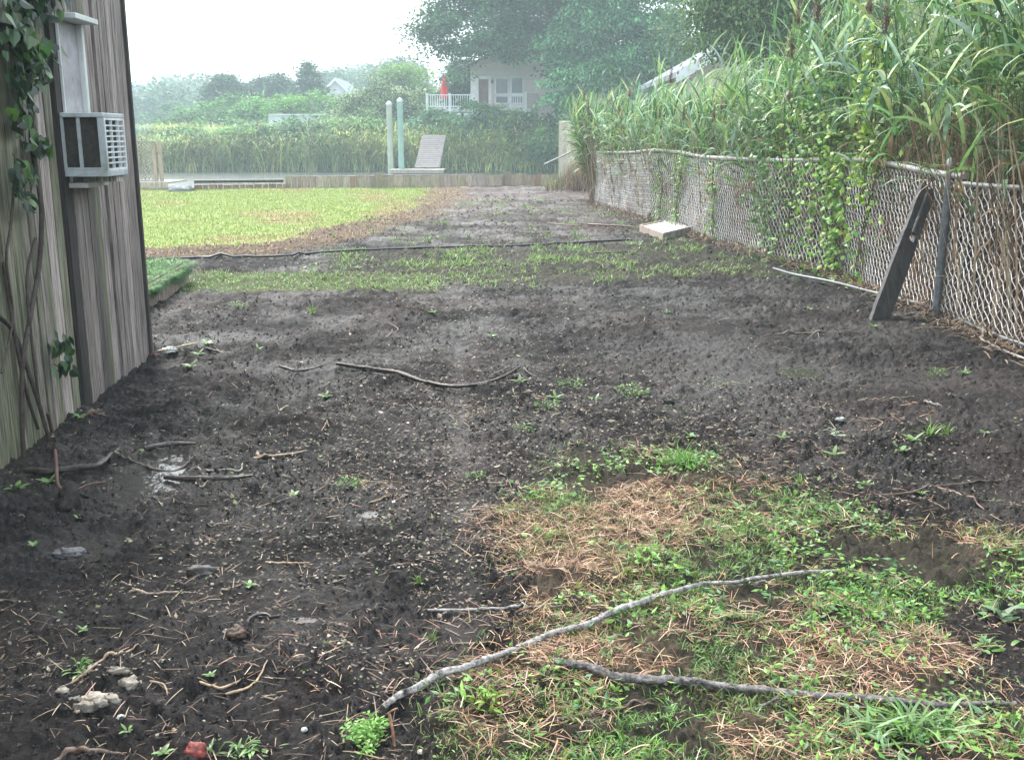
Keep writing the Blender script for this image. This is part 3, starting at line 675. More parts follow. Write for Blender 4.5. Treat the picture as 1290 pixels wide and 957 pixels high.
# ------------------------------------------------------------------ houses across the canal
YH = 75.0
def hx(px): return A(px, 120, YH)[0]
def hz(py): return A(645, py, YH)[2]
hs = empty('house', (hx(650), YH, 1.3), 'pale pinkish house with brown door and large dark windows behind the deck across the canal', 'house')
wall = (.60, .53, .50); fz = hz(137)
X0, X1 = hx(593), hx(860); ez = hz(84)
mb = MB(); mb.box((X0, YH, .6), (X1, YH + 9, ez), wall)
mb.add([[X0, YH + .001, ez], [hx(735), YH + .001, ez], [(X0 + hx(735)) / 2, YH + .001, ez + 2.0]], [[0, 1, 2]], wall)
for k in range(int((ez - .6) / .22)):   # clapboard courses
    z = .6 + k * .22; mb.box((X0 - .004, YH - .022, z), (X1, YH - .002, z + .2), np.array(wall) * (1 + .02 * (k % 3)))
wl_ = part(mb, 'wall', M['siding'], hs)
mb = MB(); xm = (X0 + hx(735)) / 2; rz_ = ez + 2.15
for sx, ex in ((X0 - .5, xm), (hx(735) + .5, xm)):
    a_ = np.array([sx, YH - .5, ez - .25]); b_ = np.array([ex, YH - .5, rz_]); mb.obox(a_, b_ - a_, [0, 10, 0], [0, 0, .14], (.13, .12, .125))
a_ = np.array([hx(735), YH - .4, ez + .02]); mb.obox(a_, [X1 - a_[0] + .5, 0, 0], [0, 4.8, 1.7], [0, 0, .12], (.13, .12, .125)); mb.obox(a_ + np.array([0, 9.7, 0]), [X1 - a_[0] + .5, 0, 0], [0, -4.8, 1.7], [0, 0, .12], (.13, .12, .125))
part(mb, 'roof', M['roof'], hs)
def hbox(mb_, px0, px1, py0, py1, o0, o1, c_): mb_.box((hx(px0), YH - o1, hz(py1)), (hx(px1), YH - o0, hz(py0)), c_)
mb = MB(); hbox(mb, 593, 603, 96, 139, .025, .10, (.75, .77, .78)); hbox(mb, 615.5, 619, 96, 139, .025, .10, (.75, .77, .78)); hbox(mb, 603.1, 615.4, 96, 100, .025, .10, (.75, .77, .78))
fr_ = part(mb, 'door_frame', M['paint'], hs)
mb = MB(); hbox(mb, 602.8 + .3, 615.3, 100.2, 134, .025, .07, (.14, .065, .055)); part(mb, 'door', M['paint'], hs)
def hwin(px0, px1, py0, py1, c_=(.035, .05, .07)):
    f = MB(); t_ = 1.6
    hbox(f, px0 - t_, px1 + t_, py0 - t_, py0, .025, .09, (.74, .75, .76)); hbox(f, px0 - t_, px1 + t_, py1, py1 + t_, .025, .09, (.74, .75, .76))
    hbox(f, px0 - t_, px0, py0 + .02, py1 - .02, .026, .088, (.74, .75, .76)); hbox(f, px1, px1 + t_, py0 + .02, py1 - .02, .026, .088, (.74, .75, .76))
    wo = part(f, 'window', M['paint'], hs)
    g2 = MB(); hbox(g2, px0, px1, py0, py1, .024, .05, c_); part(g2, 'pane', M['glass'], wo)
hwin(625, 639.5, 99.5, 118, (.07, .10, .11)); hwin(644.5, 658, 98.5, 117.5, (.04, .055, .08)); hwin(625, 639.5, 122, 129.5, (.06, .07, .10)); hwin(644.5, 658, 122, 129.5, (.05, .06, .08))
hwin(693, 700, 103, 112, (.06, .08, .08))
mb = MB(); hbox(mb, 618.8, 621.5, 101, 105.5, .03, .2, (.03, .03, .03)); part(mb, 'wall_lamp', M['dark'], hs)
mb = MB(); hbox(mb, 664.5, 678, 118, 139, .03, .35, (.40, .36, .34)); part(mb, 'utility_box', M['siding'], hs)
mb = MB(); hbox(mb, 661, 663.5, 116, 140, .03, .14, (.78, .8, .8)); part(mb, 'corner_post', M['paint'], hs)
# white deck with railing
YD = 72.0
def dx(px): return A(px, 130, YD)[0]
def dz_(py): return A(645, py, YD)[2]
dc = empty('deck', (dx(568), YD, 1), 'white raised deck with baluster railing and steps in front of the pale house', 'deck')
zr, zf = dz_(119), dz_(137); wh = (.74, .76, .78)
mb = MB(); mb.box((dx(538), YD, zf - .22), (dx(668), YD + 3, zf), (.62, .62, .64)); part(mb, 'platform', M['paint'], dc)
for pa_, pb2 in ((538, 597), (645, 662)):
    rl = MB(); rl.box((dx(pa_), YD - .03, zr - .07), (dx(pb2), YD + .05, zr), wh); rl.box((dx(pa_), YD - .02, zf + .10), (dx(pb2), YD + .04, zf + .165), wh)
    for x in np.arange(dx(pa_ + 1), dx(pb2 - 1), .155): rl.box((x, YD - .012, zf + .16), (x + .05, YD + .028, zr - .065), wh)
    part(rl, 'railing', M['paint'], dc)
for px in (538, 566.5, 594, 643, 662):
    mb = MB(); mb.box((dx(px) - .08, YD - .06, .8), (dx(px) + .08, YD + .1, zr + .08), wh); part(mb, 'post', M['paint'], dc)
mb = MB()
for k in range(6): mb.box((dx(556), YD - .3 * (k + 1), zf - .25 - .2 * k - .05), (dx(571), YD - .3 * k - .02, zf - .25 - .2 * k), (.5, .49, .48))
part(mb, 'steps', M['plank'], dc)
um = empty('patio_umbrella', (dx(560), YD + 1.2, zf), 'closed red patio umbrella standing on the white deck', 'umbrella')
mb = MB(); zt_ = A(560, 95, YD + 1.2)[2]; ux = A(560, 100, YD + 1.2)[0]
a = np.linspace(0, 2 * math.pi, 24, endpoint=False); zz = [zt_ - 1.5, zt_ - 1.4, zt_ - 1.0, zt_ - .5, zt_ - .15, zt_]; rr_ = [.24, .27, .23, .17, .09, .01]
V = np.array([[ux + r_ * (1 + .16 * math.cos(8 * q)) * math.cos(q), YD + 1.2 + r_ * (1 + .16 * math.cos(8 * q)) * math.sin(q), z] for z, r_ in zip(zz, rr_) for q in a])
i = np.arange(5)[:, None] * 24; k = np.arange(24)[None]; mb.add(V, np.stack([i + k, i + (k + 1) % 24, i + 24 + (k + 1) % 24, i + 24 + k], -1).reshape(-1, 4), (.72, .02, .03), True)
part(mb, 'canopy', M['cloth'], um)
mb = MB(); mb.tube([[ux, YD + 1.2, zf], [ux, YD + 1.2, zf + 1], [ux, YD + 1.2, zt_ + .08]], .03, (.5, .5, .5), 8); part(mb, 'pole', M['paint'], um)

def gable(name, label, x0, x1, y0, y1, zb_, ze, zp, wc_, rc, wins=(), side=True):
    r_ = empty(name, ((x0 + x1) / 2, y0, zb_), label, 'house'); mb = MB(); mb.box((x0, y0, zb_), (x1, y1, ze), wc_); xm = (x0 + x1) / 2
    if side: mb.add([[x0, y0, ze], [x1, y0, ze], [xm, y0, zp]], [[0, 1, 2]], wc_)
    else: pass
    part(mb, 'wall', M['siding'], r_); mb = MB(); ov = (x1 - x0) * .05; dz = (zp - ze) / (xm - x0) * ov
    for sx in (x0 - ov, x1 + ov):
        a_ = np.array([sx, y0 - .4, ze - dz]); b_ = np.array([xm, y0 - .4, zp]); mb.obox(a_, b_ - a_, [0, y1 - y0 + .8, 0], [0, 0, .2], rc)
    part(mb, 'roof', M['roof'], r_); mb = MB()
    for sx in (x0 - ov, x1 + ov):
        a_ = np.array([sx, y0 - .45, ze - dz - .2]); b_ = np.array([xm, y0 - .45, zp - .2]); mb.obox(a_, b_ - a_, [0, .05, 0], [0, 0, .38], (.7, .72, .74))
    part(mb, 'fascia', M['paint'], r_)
    for (a0_, b0_, c0_, d0_) in wins:
        f = MB(); f.box((a0_ - .08, y0 - .06, c0_ - .08), (b0_ + .08, y0 - .01, d0_ + .08), (.7, .7, .7)); wo = part(f, 'window', M['paint'], r_)
        f = MB(); f.box((a0_, y0 - .08, c0_), (b0_, y0 - .062, d0_), (.05, .06, .07)); part(f, 'pane', M['glass'], wo)
    return r_
q = A(872, 86, 40); gx0 = q[0]
gable('house', 'cream coloured neighbour house with sloping grey roof behind the tall reeds on the right', gx0, gx0 + 13, 40, 50, -.1, q[2], q[2] + 3.6, (.58, .53, .42), (.22, .24, .27),
      wins=((gx0 + 2.2, gx0 + 3.3, 2.2, 3.5), (gx0 + 6.5, gx0 + 7.6, 2.2, 3.5)))
a_ = A(405, 120, 132); b_ = A(442, 120, 132)
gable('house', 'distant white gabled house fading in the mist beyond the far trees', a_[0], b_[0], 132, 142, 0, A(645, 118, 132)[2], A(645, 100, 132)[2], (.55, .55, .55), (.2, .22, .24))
a_ = A(110, 110, 210); b_ = A(203, 110, 210)
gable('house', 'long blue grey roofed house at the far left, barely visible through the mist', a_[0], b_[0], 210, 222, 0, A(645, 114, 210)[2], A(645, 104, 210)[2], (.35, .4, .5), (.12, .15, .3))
# low pale boat shed rail among the far reeds
fe = empty('low_fence', (A(380, 148, 84)[0], 84, 1.8), 'low whitish fence seen just above the reeds across the canal', 'fence')
x0, x1 = A(338, 148, 84)[0], A(424, 148, 84)[0]; za, zb_ = A(0, 144, 84)[2], A(0, 151, 84)[2]
mb = MB(); 
for k in range(10): mb.box((x0 + (x1 - x0) * k / 10, 84, 1), (x0 + (x1 - x0) * (k + .97) / 10, 84.05, za - .04 * (k % 3)), np.array((.55, .62, .6)) * rng.uniform(.85, 1.1))
part(mb, 'panel', M['paint'], fe)
mb = MB(); mb.box((x0, 83.93, za - .1), (x1, 83.99, za + .02), (.6, .64, .62)); part(mb, 'top_rail', M['paint'], fe)

# ------------------------------------------------------------------ trees
def tree(name, label, base, trunk_h, tr, ell, ncl, nlf, ls, cols, seed, lean=(0, 0), flat=.45, csz=.7, cat='tree', group=None, droop=0.0, needle=False, barkc=(.09, .075, .06), ztop=1.0):
    g = np.random.default_rng(seed); root = empty(name, base, label, cat, group); base = np.array(base, float)
    ell = [np.array(e, float) for e in ell]; wv = np.array([e[3] * e[4] * e[5] for e in ell]) ** .8; wv /= wv.sum()
    ei = g.choice(len(ell), ncl, p=wv); E = np.array(ell)[ei]
    dv = nrm(g.standard_normal((ncl, 3))); rad = g.uniform(.35, 1.0, ncl) ** .5
    Cc = E[:, :3] + dv * E[:, 3:6] * rad[:, None] * (1 + .10 * g.standard_normal((ncl, 1)))
    # trunk and limbs
    mb = MB(); top = base + np.array([lean[0], lean[1], trunk_h]); th = np.linspace(0, 1, 7)[:, None]
    P = base + (top - base) * th + .04 * trunk_h * np.sin(th * 5 + seed) * np.array([[.4, .3, 0]]); P[0, 2] -= .3
    mb.tube(P, tr * (1 - .5 * th[:, 0]), barkc, 9)
    for k in g.choice(ncl, min(ncl, 26), replace=False):
        f = g.uniform(.45, 1); p0 = base + (top - base) * f; p2 = Cc[k]; p1 = (p0 + p2) / 2 + np.array([0, 0, .12 * np.linalg.norm(p2 - p0)])
        Q = spline([p0, p1, p2], 4); mb.tube(Q, np.linspace(tr * .4 * (1.2 - f), tr * .05, len(Q)), barkc, 5, cap=False)
    part(mb, 'trunk', M['bark'], root)
    n = ncl * nlf; ci = np.repeat(np.arange(ncl), nlf)
    sz = csz * g.uniform(.6, 1.35, ncl)[ci][:, None]
    off = np.clip(g.standard_normal((n, 3)), -1.9, 1.9) * np.array([1, 1, flat]) * sz * .5
    off[:, 2] -= droop * np.hypot(off[:, 0], off[:, 1])
    P = Cc[ci] + off
    d = nrm(g.standard_normal((n, 3)) * np.array([1, 1, .5]) + off * .8 / sz + np.array([0, 0, -.35 - droop]))
    nr = nrm(g.standard_normal((n, 3)) * .55 + np.array([0, 0, 1.0]))
    cc = pal(n, np.array(cols) * [1.15, 1.4, 1.05], .16, g=g) * g.uniform(.55, 1.5, ncl)[ci][:, None]
    lw = ls * (.18 if needle else .5)
    mb = MB(); leaves(mb, P, d, nr, ls * g.uniform(.6, 1.4, n), lw * g.uniform(.7, 1.3, n), np.clip(cc, .005, .6))
    part(mb, 'crown', M['farleaf'], root)
    return root
def el(px, py, Y, rx, ry, rz): p = A(px, py, Y); return (p[0], p[1], p[2], rx, ry, rz)
DG = [(.045, .09, .045), (.065, .13, .06), (.03, .065, .035)]
b_ = A(748, 150, 71)
tree('maple_tree', 'big dark green tree whose left branches hang over the pale house and deck', (b_[0], 71, 1), 8.5, .4,
     [el(640, 20, 71, 3.4, 3, 2.6), el(585, 25, 71, 2.9, 2.5, 2.4), el(690, 10, 72, 3, 3, 3), el(555, 45, 71, 1.3, 1.6, 1.0), el(625, 62, 70, 2.6, 2, 1.3), el(600, -50, 72, 4, 3.5, 3), el(680, -70, 72, 4, 3.5, 3.5), el(690, 75, 71, 1.8, 1.8, 1.2), el(572, 78, 72, 1.2, 1.2, 1.1)],
     430, 150, .27, [(.055, .115, .06), (.075, .15, .075), (.035, .075, .045)], 21, lean=(-3, 0), csz=1.2)
b_ = A(786, 150, 66)
tree('hemlock_tree', 'large blue green tree with layered drooping boughs, right of the dark tree', (b_[0], 66, 1), 9.5, .38,
     [el(785, 60, 66, 3.9, 3, 2.6), el(740, 95, 65, 2.6, 2, 1.5), el(790, 0, 66, 4.2, 3.5, 2.8), el(830, 80, 65, 2.2, 2.3, 1.7), el(735, 125, 65, 1.6, 1.6, 1.0), el(770, -70, 67, 4, 3.5, 3.5), el(715, 60, 65.5, 1.4, 1.6, 1.4)],
     400, 140, .27, [(.09, .20, .11), (.12, .26, .14), (.05, .12, .07)], 22, csz=1.2, flat=.28, droop=.35)
b_ = A(985, 200, 30)
tree('willow_tree', 'olive green drooping tree above the reeds at the top of the picture right of centre', (b_[0], 30, 0), 6.5, .28,
     [el(960, 15, 30, 2.0, 1.8, 1.3), el(1010, -20, 30, 2.6, 2, 1.8), el(930, 30, 30, 1.0, 1.2, .9), el(1060, 20, 31, 1.6, 1.5, 1.6), el(960, -90, 31, 2.8, 2, 1.8)],
     330, 150, .13, [(.09, .13, .05), (.13, .17, .07), (.06, .09, .04)], 23, csz=.65, flat=.7, droop=.5)
b_ = A(905, 160, 56)
tree('maple_tree', 'hazy green tree filling the gap between the layered tree and the cream house roof', (b_[0], 56, 0), 6.5, .25,
     [el(885, 40, 56, 1.8, 2, 2.2), el(915, 60, 57, 2.0, 2, 1.6), el(870, 100, 56, 1.0, 1, 1.5), el(930, -10, 58, 3, 2, 2.5)], 150, 90, .24, [(.06, .11, .045), (.08, .14, .06)], 24, csz=.9)
b_ = A(735, 175, 68)
tree('evergreen_shrub', 'dark conical shrub under the layered tree at the house corner', (b_[0], 67.6, .6), 2.6, .12,
     [el(722, 150, 67.5, 1.4, 1, 1.5), el(742, 165, 67.5, 1.5, 1, 1.1), el(712, 172, 67.5, 1.2, 1, .8)], 110, 90, .2, [(.03, .06, .035), (.045, .09, .045)], 25, csz=.6, cat='shrub')
b_ = A(582, 150, 77)
tree('spruce_tree', 'dark spruce with flat tiers of branches behind the red umbrella', (b_[0], 77, 1), 5.2, .14,
     [el(580, 104, 77, 1.4, 1, .8), el(578, 118, 77, 1.7, 1, .8), el(583, 88, 77, 1.0, 1, 1)], 80, 90, .25, [(.03, .065, .04), (.04, .08, .05)], 26, csz=.6, flat=.25, droop=.4)
# row beyond the reeds, left half
pines = [(285, 118, 108, 2.6, 1.8, 31, 'broad dark pine leftmost in the row above the far reeds'), (330, 118, 112, 2.0, 1.5, 32, 'dark pine with a flattish top, second in the row above the far reeds'), (352, 116, 109, 1.6, 1.6, 33, 'slim dark pine, third in the row above the far reeds')]
for px, py, Y, rx, rz, sd, lb1 in pines:
    p = A(px, py, Y)
    tree('pine_tree', lb1, (p[0], Y, 1.8), p[2] - 1.2, .16, [(p[0], Y, p[2] - .6, rx, rx * .7, rz), (p[0], Y, p[2] + .7, rx * .6, rx * .6, rz * .7)], 90, 90, .34, [(.03, .06, .045), (.045, .08, .06)], sd, csz=.9, flat=.35, group='dark pines above the far reeds')
p = A(388, 105, 104)
tree('cedar_tree', 'pointed dark cedar rising above the far bushes left of the gabled house', (p[0], 104, 1.8), p[2], .14, [(p[0], 104, p[2] - 1.0, 1.8, 1.2, 1.2), (p[0], 104, p[2] + .5, 1.0, .8, 1.1), (p[0] + .1, 104, p[2] + 1.6, .3, .3, .8)], 80, 80, .3, [(.03, .07, .045)], 34, csz=.7, flat=.4)
p = A(422, 104, 175)
tree('oak_tree', 'pale misty round tree behind the distant gabled house', (p[0], 175, 2), 8, .3, [(p[0], 175, p[2] - 1.5, 5.5, 4, 3.4), (p[0] - 4, 175, p[2] - 3, 4, 3, 2.2)], 130, 80, .6, DG, 35, csz=1.7)
p = A(500, 100, 150)
tree('oak_tree', 'airy pale tree in the mist left of the big dark tree', (p[0], 150, 2), 9, .3, [(p[0], 150, p[2] + .3, 4.2, 3.5, 2.6), (p[0] - 4.5, 150, p[2] - 2, 3.5, 3, 2.2), (p[0] + 3, 150, p[2] - 1, 3.5, 3, 2.6)], 170, 55, .5, [(.06, .10, .05)], 36, csz=1.6)
p = A(508, 100, 92)
tree('locust_tree', 'yellow green tree between the flowering shrub and the red umbrella', (p[0], 92, 1.8), 4.5, .16, [(p[0], 92, p[2] - .2, 2.0, 1.6, 1.5), (p[0] + 1.4, 92, p[2] - 1.6, 1.3, 1.3, 1.0), (p[0] - 1.2, 92, p[2] - 1.6, 1.6, 1.3, 1.0)], 110, 90, .28, [(.13, .20, .05), (.17, .24, .07)], 37, csz=.8)
p = A(480, 122, 79)
tree('magnolia_shrub', 'broad shrub dotted with creamy flower clusters left of the deck', (p[0], 79, 1.6), 3, .14, [(p[0], 79, p[2] - .3, 2.8, 1.8, 1.6), (p[0] + 1.8, 79, p[2] - .6, 1.6, 1.4, 1.3), (p[0] - 2, 79, p[2] - 1.2, 1.5, 1.4, 1.0)], 150, 80, .22, [(.09, .14, .05), (.38, .36, .26), (.06, .10, .045)], 38, csz=.6, cat='shrub')
for px, py, Y, rx, rz, sd, c_, lb1 in ((225, 150, 125, 5, 2.8, 41, [(.06, .12, .05)], 'pale green thicket leftmost behind the far reeds'), (300, 140, 96, 4.2, 1.9, 42, [(.08, .17, .05), (.10, .20, .06)], 'rounded green bush below the dark pines'),
                                   (345, 137, 92, 3.6, 1.6, 43, [(.11, .22, .05), (.09, .18, .05)], 'bright green bush in the middle of the far bushes'), (400, 135, 90, 3.6, 1.9, 44, [(.10, .20, .05), (.13, .22, .06)], 'bright green bush right of the middle one, under the cedar'),
                                   (255, 152, 90, 3.2, 1.3, 45, [(.10, .18, .07)], 'low light green bush at the left edge of the far reeds'), (440, 148, 84, 2.4, 1.2, 46, [(.14, .2, .09), (.1, .15, .06)], 'yellowish bush below the distant gabled house')):
    p = A(px, py, Y); zc = (p[2] + 1.2) / 2
    tree('bush', lb1, (p[0], Y, 1.4), 2, .1, [(p[0], Y, p[2] - rz * .3, rx, 2.2, rz), (p[0] + rx * .6, Y, p[2] - rz * .9, rx * .7, 2, rz), (p[0] - rx * .6, Y, p[2] - rz * .9, rx * .7, 2, rz)], 150, 75, .34, c_, sd, csz=.9, cat='bush', group='bushes behind the far reeds')
for px, py, Y, rx, rz, sd, lb1 in ((175, 150, 230, 12, 7.5, 51, 'faint misty tree mass at the far left beside the shed corner'), (232, 125, 205, 10, 5.5, 52, 'faint misty tree left of the dark pines'), (205, 145, 160, 9, 4.5, 53, 'misty grey green trees low behind the left reeds'), (470, 110, 240, 12, 7, 54, 'palest tree on the skyline left of centre')):
    p = A(px, py, Y); tree('oak_tree', lb1, (p[0], Y, 2), 6, .3, [(p[0], Y, p[2] - rz * .2, rx, 5, rz), (p[0] + rx, Y, p[2] - rz * .9, rx * .8, 5, rz * .8), (p[0] - rx, Y, p[2] - rz * .6, rx * .8, 5, rz)], 200, 55, 1.0, DG, sd, csz=2.6, group='misty trees on the skyline')
mb = MB(); g = np.random.default_rng(99); N = 26000   # far-off wood closing the horizon
th = g.uniform(-1.0, 1.0, N); rr_ = g.uniform(255, 330, N); X = rr_ * np.sin(th); Y = rr_ * np.cos(th)
P = np.stack([X, Y, 1 + g.random(N) ** .8 * (7 + 5 * vn(th * 25, th * 0, 3))], 1)
leaves(mb, P, g.standard_normal((N, 3)), g.standard_normal((N, 3)) * .5 + [0, 0, 1], 2.6, 1.8, pal(N, DG, .2, g=g)); mb.build('distant_wood', M['farleaf'], kind='stuff', label='faint wood along the misty horizon', cat='wood')

# ------------------------------------------------------------------ reeds on the far bank
for k, (px, py, Y, rx, rz, c_, lb1) in enumerate(((600, 158, 69, 2.3, 1.5, [(.10, .17, .10), (.15, .22, .13)], 'blue green marsh shrub right of the ramp below the house'), (660, 165, 68.5, 1.9, 1.2, [(.12, .18, .08)], 'rounded marsh shrub at the right end of the far bank'),
        (545, 160, 70, 1.5, 1.1, [(.09, .16, .10)], 'small marsh shrub between the green piling and the deck steps'), (455, 165, 70, 2.4, 1.3, [(.13, .2, .09), (.18, .25, .1)], 'pale marsh shrub left of the cream piling'),
        (385, 172, 69.5, 2.2, 1.1, [(.10, .17, .10)], 'blue green marsh shrub in the middle of the far reeds'), (310, 178, 69, 2.6, 1.2, [(.17, .24, .09)], 'yellowish marsh shrub in the left half of the far reeds'), (235, 182, 69, 1.9, 1.0, [(.12, .19, .09)], 'marsh shrub behind the tarpaulin and dock'),
        (700, 178, 66.5, 1.2, .9, [(.13, .21, .08)], 'marsh shrub at the water left of the pale board screen'))):
    p = A(px, py, Y); tree('marsh_shrub', lb1, (p[0], Y, .2), max(1.0, p[2] - .6), .05, [(p[0], Y, p[2], rx, 1.4, rz), (p[0] + rx * .7, Y, p[2] - .5, rx * .6, 1.2, rz * .7), (p[0] - rx * .7, Y, p[2] - .4, rx * .6, 1.2, rz * .7)], 110, 90, .26, c_, 70 + k, csz=.6, cat='shrub', group='shrubs in the far reeds')
def reed_top(px):
    return np.interp(px, [100, 170, 215, 300, 420, 520, 600, 680, 760, 900], [190, 182, 166, 156, 156, 152, 140, 142, 150, 150])
g = np.random.default_rng(5)
mb = MB(); N = 42000
Y = SHORE + .1 + 12 * g.random(N) ** 1.3; X = g.uniform(-48, 26, N)
pxs = 645 + FPX * X / (Y * cp); top = np.array([CAM_H + (172 - t_) / FPX * y_ for t_, y_ in zip(reed_top(pxs), Y)])
zg = H(X, Y); front = Y < SHORE + 1.8
dk_ = (np.abs(X - dx(563)) < .7) & (Y > 62) & (Y < 80)
keep = (zg > -.8) & ~((Y > YD - .3) & (X > dx(536)))
X, Y, top, zg, front = (q[keep] for q in (X, Y, top, zg, front)); N = len(X)
hgt = np.clip((top - zg) * g.uniform(.6, 1.02, N) * (.62 + .62 * vn(X * .4, Y * .3, 12)), .8, 4.9); hgt = np.where(front & (g.random(N) < .6), g.uniform(.9, 2.0, N), hgt)
az = g.uniform(0, 6.28, N)
cn = vn(X * .35, Y * .35, 6)
blu = vn(X * .18, Y * .15, 66) > .55; gr = pal(N, [(.20, .30, .12), (.25, .35, .13), (.15, .23, .10), (.33, .37, .17)], .2, g=g) * (.7 + .7 * cn[:, None])
yel = (vn(X * .22 + 5, Y * .2, 9) > .62) | (front & (g.random(N) < .5)); gr = np.where(yel[:, None], gr * np.array([1.4, 1.25, .95]), gr)
gr = np.where((blu & ~front)[:, None], gr * np.array([.8, .95, 1.6]), gr); brn = g.random(N) < .05; gr = np.where(brn[:, None], np.array([.24, .19, .12]), gr)
P = np.stack([X, Y, zg - .1], 1)
blades(mb, P, az, np.radians(g.uniform(74, 90, N)), hgt, g.uniform(.05, .12, N), np.radians(g.uniform(30, 130, N)), gr, n=6, roll=g.normal(0, .2, N))
nl = 90000; idx = g.integers(0, N, nl); f = g.uniform(.25, .98, nl)
P = np.stack([X[idx] + g.normal(0, .12, nl), Y[idx] + g.normal(0, .12, nl), zg[idx] + hgt[idx] * f * .97], 1)
blades(mb, P, g.uniform(0, 6.28, nl), np.radians(g.uniform(20, 75, nl)), g.uniform(.35, .75, nl), g.uniform(.04, .09, nl), np.radians(g.uniform(40, 150, nl)), gr[idx] * g.uniform(.8, 1.35, (nl, 1)), n=3)
mb.build('reed_bed', M['farleaf'], kind='stuff', label='dense green and yellow reeds covering the whole far bank of the canal', cat='reeds')

# ------------------------------------------------------------------ chain link fence on the right
posts_px = [(1500, 560), (1183, 403), (1060, 349), (967, 325), (903, 305), (856, 289), (817, 280), (783, 268), (750, 250)]
FP = [G(a, b)[:2] for a, b in posts_px]; FP[-1] = FP[-2] + (FP[-2] - FP[-3]) * 1.2 + np.array([-.05, 0])
FP[0] = FP[1] + np.array([.10, -3.0]); FP.insert(0, FP[0] + np.array([.1, -3.2]))
FP = np.array(FP); seg = np.linalg.norm(np.diff(FP, axis=0), axis=1); cum = np.concatenate([[0], np.cumsum(seg)])
def fence_pt(t): return np.stack([np.interp(t, cum, FP[:, 0]), np.interp(t, cum, FP[:, 1])], -1)
def fence_n(t):
    d = fence_pt(np.asarray(t) + .2) - fence_pt(np.asarray(t) - .2); d = nrm(d); return np.stack([-d[..., 1], d[..., 0]], -1)  # toward the yard (-x)
FT = cum[-1]; FH = 1.17
ROLL = 3.0
cf = empty('chain_link_fence', (*FP[2], 0), 'long white chain link fence with rust stains and pipe rail right of the yard', 'fence')
hp = lambda t: .03 * np.sin(t * .9) - .05 * sst(FT - 4, FT, t)
gm = np.random.default_rng(12)
p_ = .046; ks = np.arange(0, FT, p_); nh = int(FH / p_) * 1 + 1
zz = np.arange(nh) * p_ * .98 + .02; bul = .02
Pth = np.zeros((len(ks), nh, 3))
tt = ks[:, None] + np.where((np.arange(nh)[None] + np.arange(len(ks))[:, None]) % 2 == 0, 0.0, p_ * 1.0)
# stretched and sagging unevenly
zz2 = zz[None] + .012 * np.sin(tt * 2.1) + hp(tt)
sag = .03 * fbm(tt * .8, zz[None] * 2.5 + tt * 0, 3, 8)
pp = fence_pt(tt); nn = fence_n(tt); off = sag + .005 * ((np.arange(nh)[None] % 2) * 2 - 1)
jt = np.random.default_rng(2); tt2 = tt + -.0 + .0022 * jt.standard_normal(tt.shape) + .008 * fbm(tt * 6, zz[None] * 6 + tt * 0, 2, 18); pp = fence_pt(tt2); zz2 = zz2 + .002 * jt.standard_normal(tt.shape)
Pth[..., :2] = pp + nn * off[..., None]; Pth[..., 2] = zz2
mbf = MB(); rw = .0041; ka = np.arange(4) * math.pi / 2
dirf = nrm(fence_pt(ks + .2) - fence_pt(ks - .2)); U = np.stack([dirf[:, 0], dirf[:, 1], dirf[:, 0] * 0], -1); Wn = np.stack([fence_n(ks)[:, 0], fence_n(ks)[:, 1], ks * 0], -1)
V = Pth[:, :, None, :] + rw * (np.cos(ka)[None, None, :, None] * U[:, None, None] * 1.3 + np.sin(ka)[None, None, :, None] * Wn[:, None, None])
i = (np.arange(len(ks)) * nh * 4)[:, None, None] + (np.arange(nh - 1) * 4)[None, :, None]; k = np.arange(4)[None, None]; k2 = (k + 1) % 4
F = np.stack([i + k, i + k2, i + 4 + k2, i + 4 + k], -1).reshape(-1, 4)
c_ = np.array([.78, .745, .72])[None, None] * (1 - .25 * np.clip(fbm(tt * 1.5, zz2 * 3, 3, 14), 0, 1))[..., None] * np.ones((1, 1, 3))
mbf.add(V.reshape(-1, 3), F, np.repeat(c_.reshape(-1, 3), 4, 0)); part(mbf, 'wire_mesh', M['wire'], cf)
t_ = np.arange(0, FT, .25); q = fence_pt(t_); Pt = np.stack([q[:, 0], q[:, 1], FH + .015 + hp(t_) + .012 * np.sin(t_ * 1.7)], 1)
k1 = int(cum[2] / .25)
mb = MB(); mb.tube(Pt[k1:], .026, (.50, .47, .45), 10); part(mb, 'top_rail', M['galv'], cf)
mb = MB(); Pn = Pt[:k1 + 1].copy(); Pn[:, 2] -= .055 + .0 * t_[:k1 + 1]; mb.tube(Pn, .018, (.42, .42, .43), 10); part(mb, 'top_rail', M['galv'], cf)
for j, (p, t__) in enumerate(zip(FP, cum)):
    nn_ = fence_n(t__); mb = MB(); big = j == 2
    c1 = (.10, .105, .11) if j != 2 else (.13, .14, .15)
    a_ = np.array([*(p - nn_ * .035 * (-1 if big else 1)), -.3]); tip = a_ + np.array([(.02 if big else .03 * math.sin(j * 2)), .02, FH + .33 + (.07 if big else -.02)]); tip[2] += float(hp(t__))
    mb.tube(np.linspace(a_, tip, 5), .032 if big else .026, c1, 12); po = part(mb, 'post', M['post'], cf)
    mb = MB(); mb.lathe(tip, [(.036, -.02), (.036, .015), (.02, .035), (.001, .045)], (.35, .36, .37), 12); part(mb, 'post_cap', M['galv'], po)

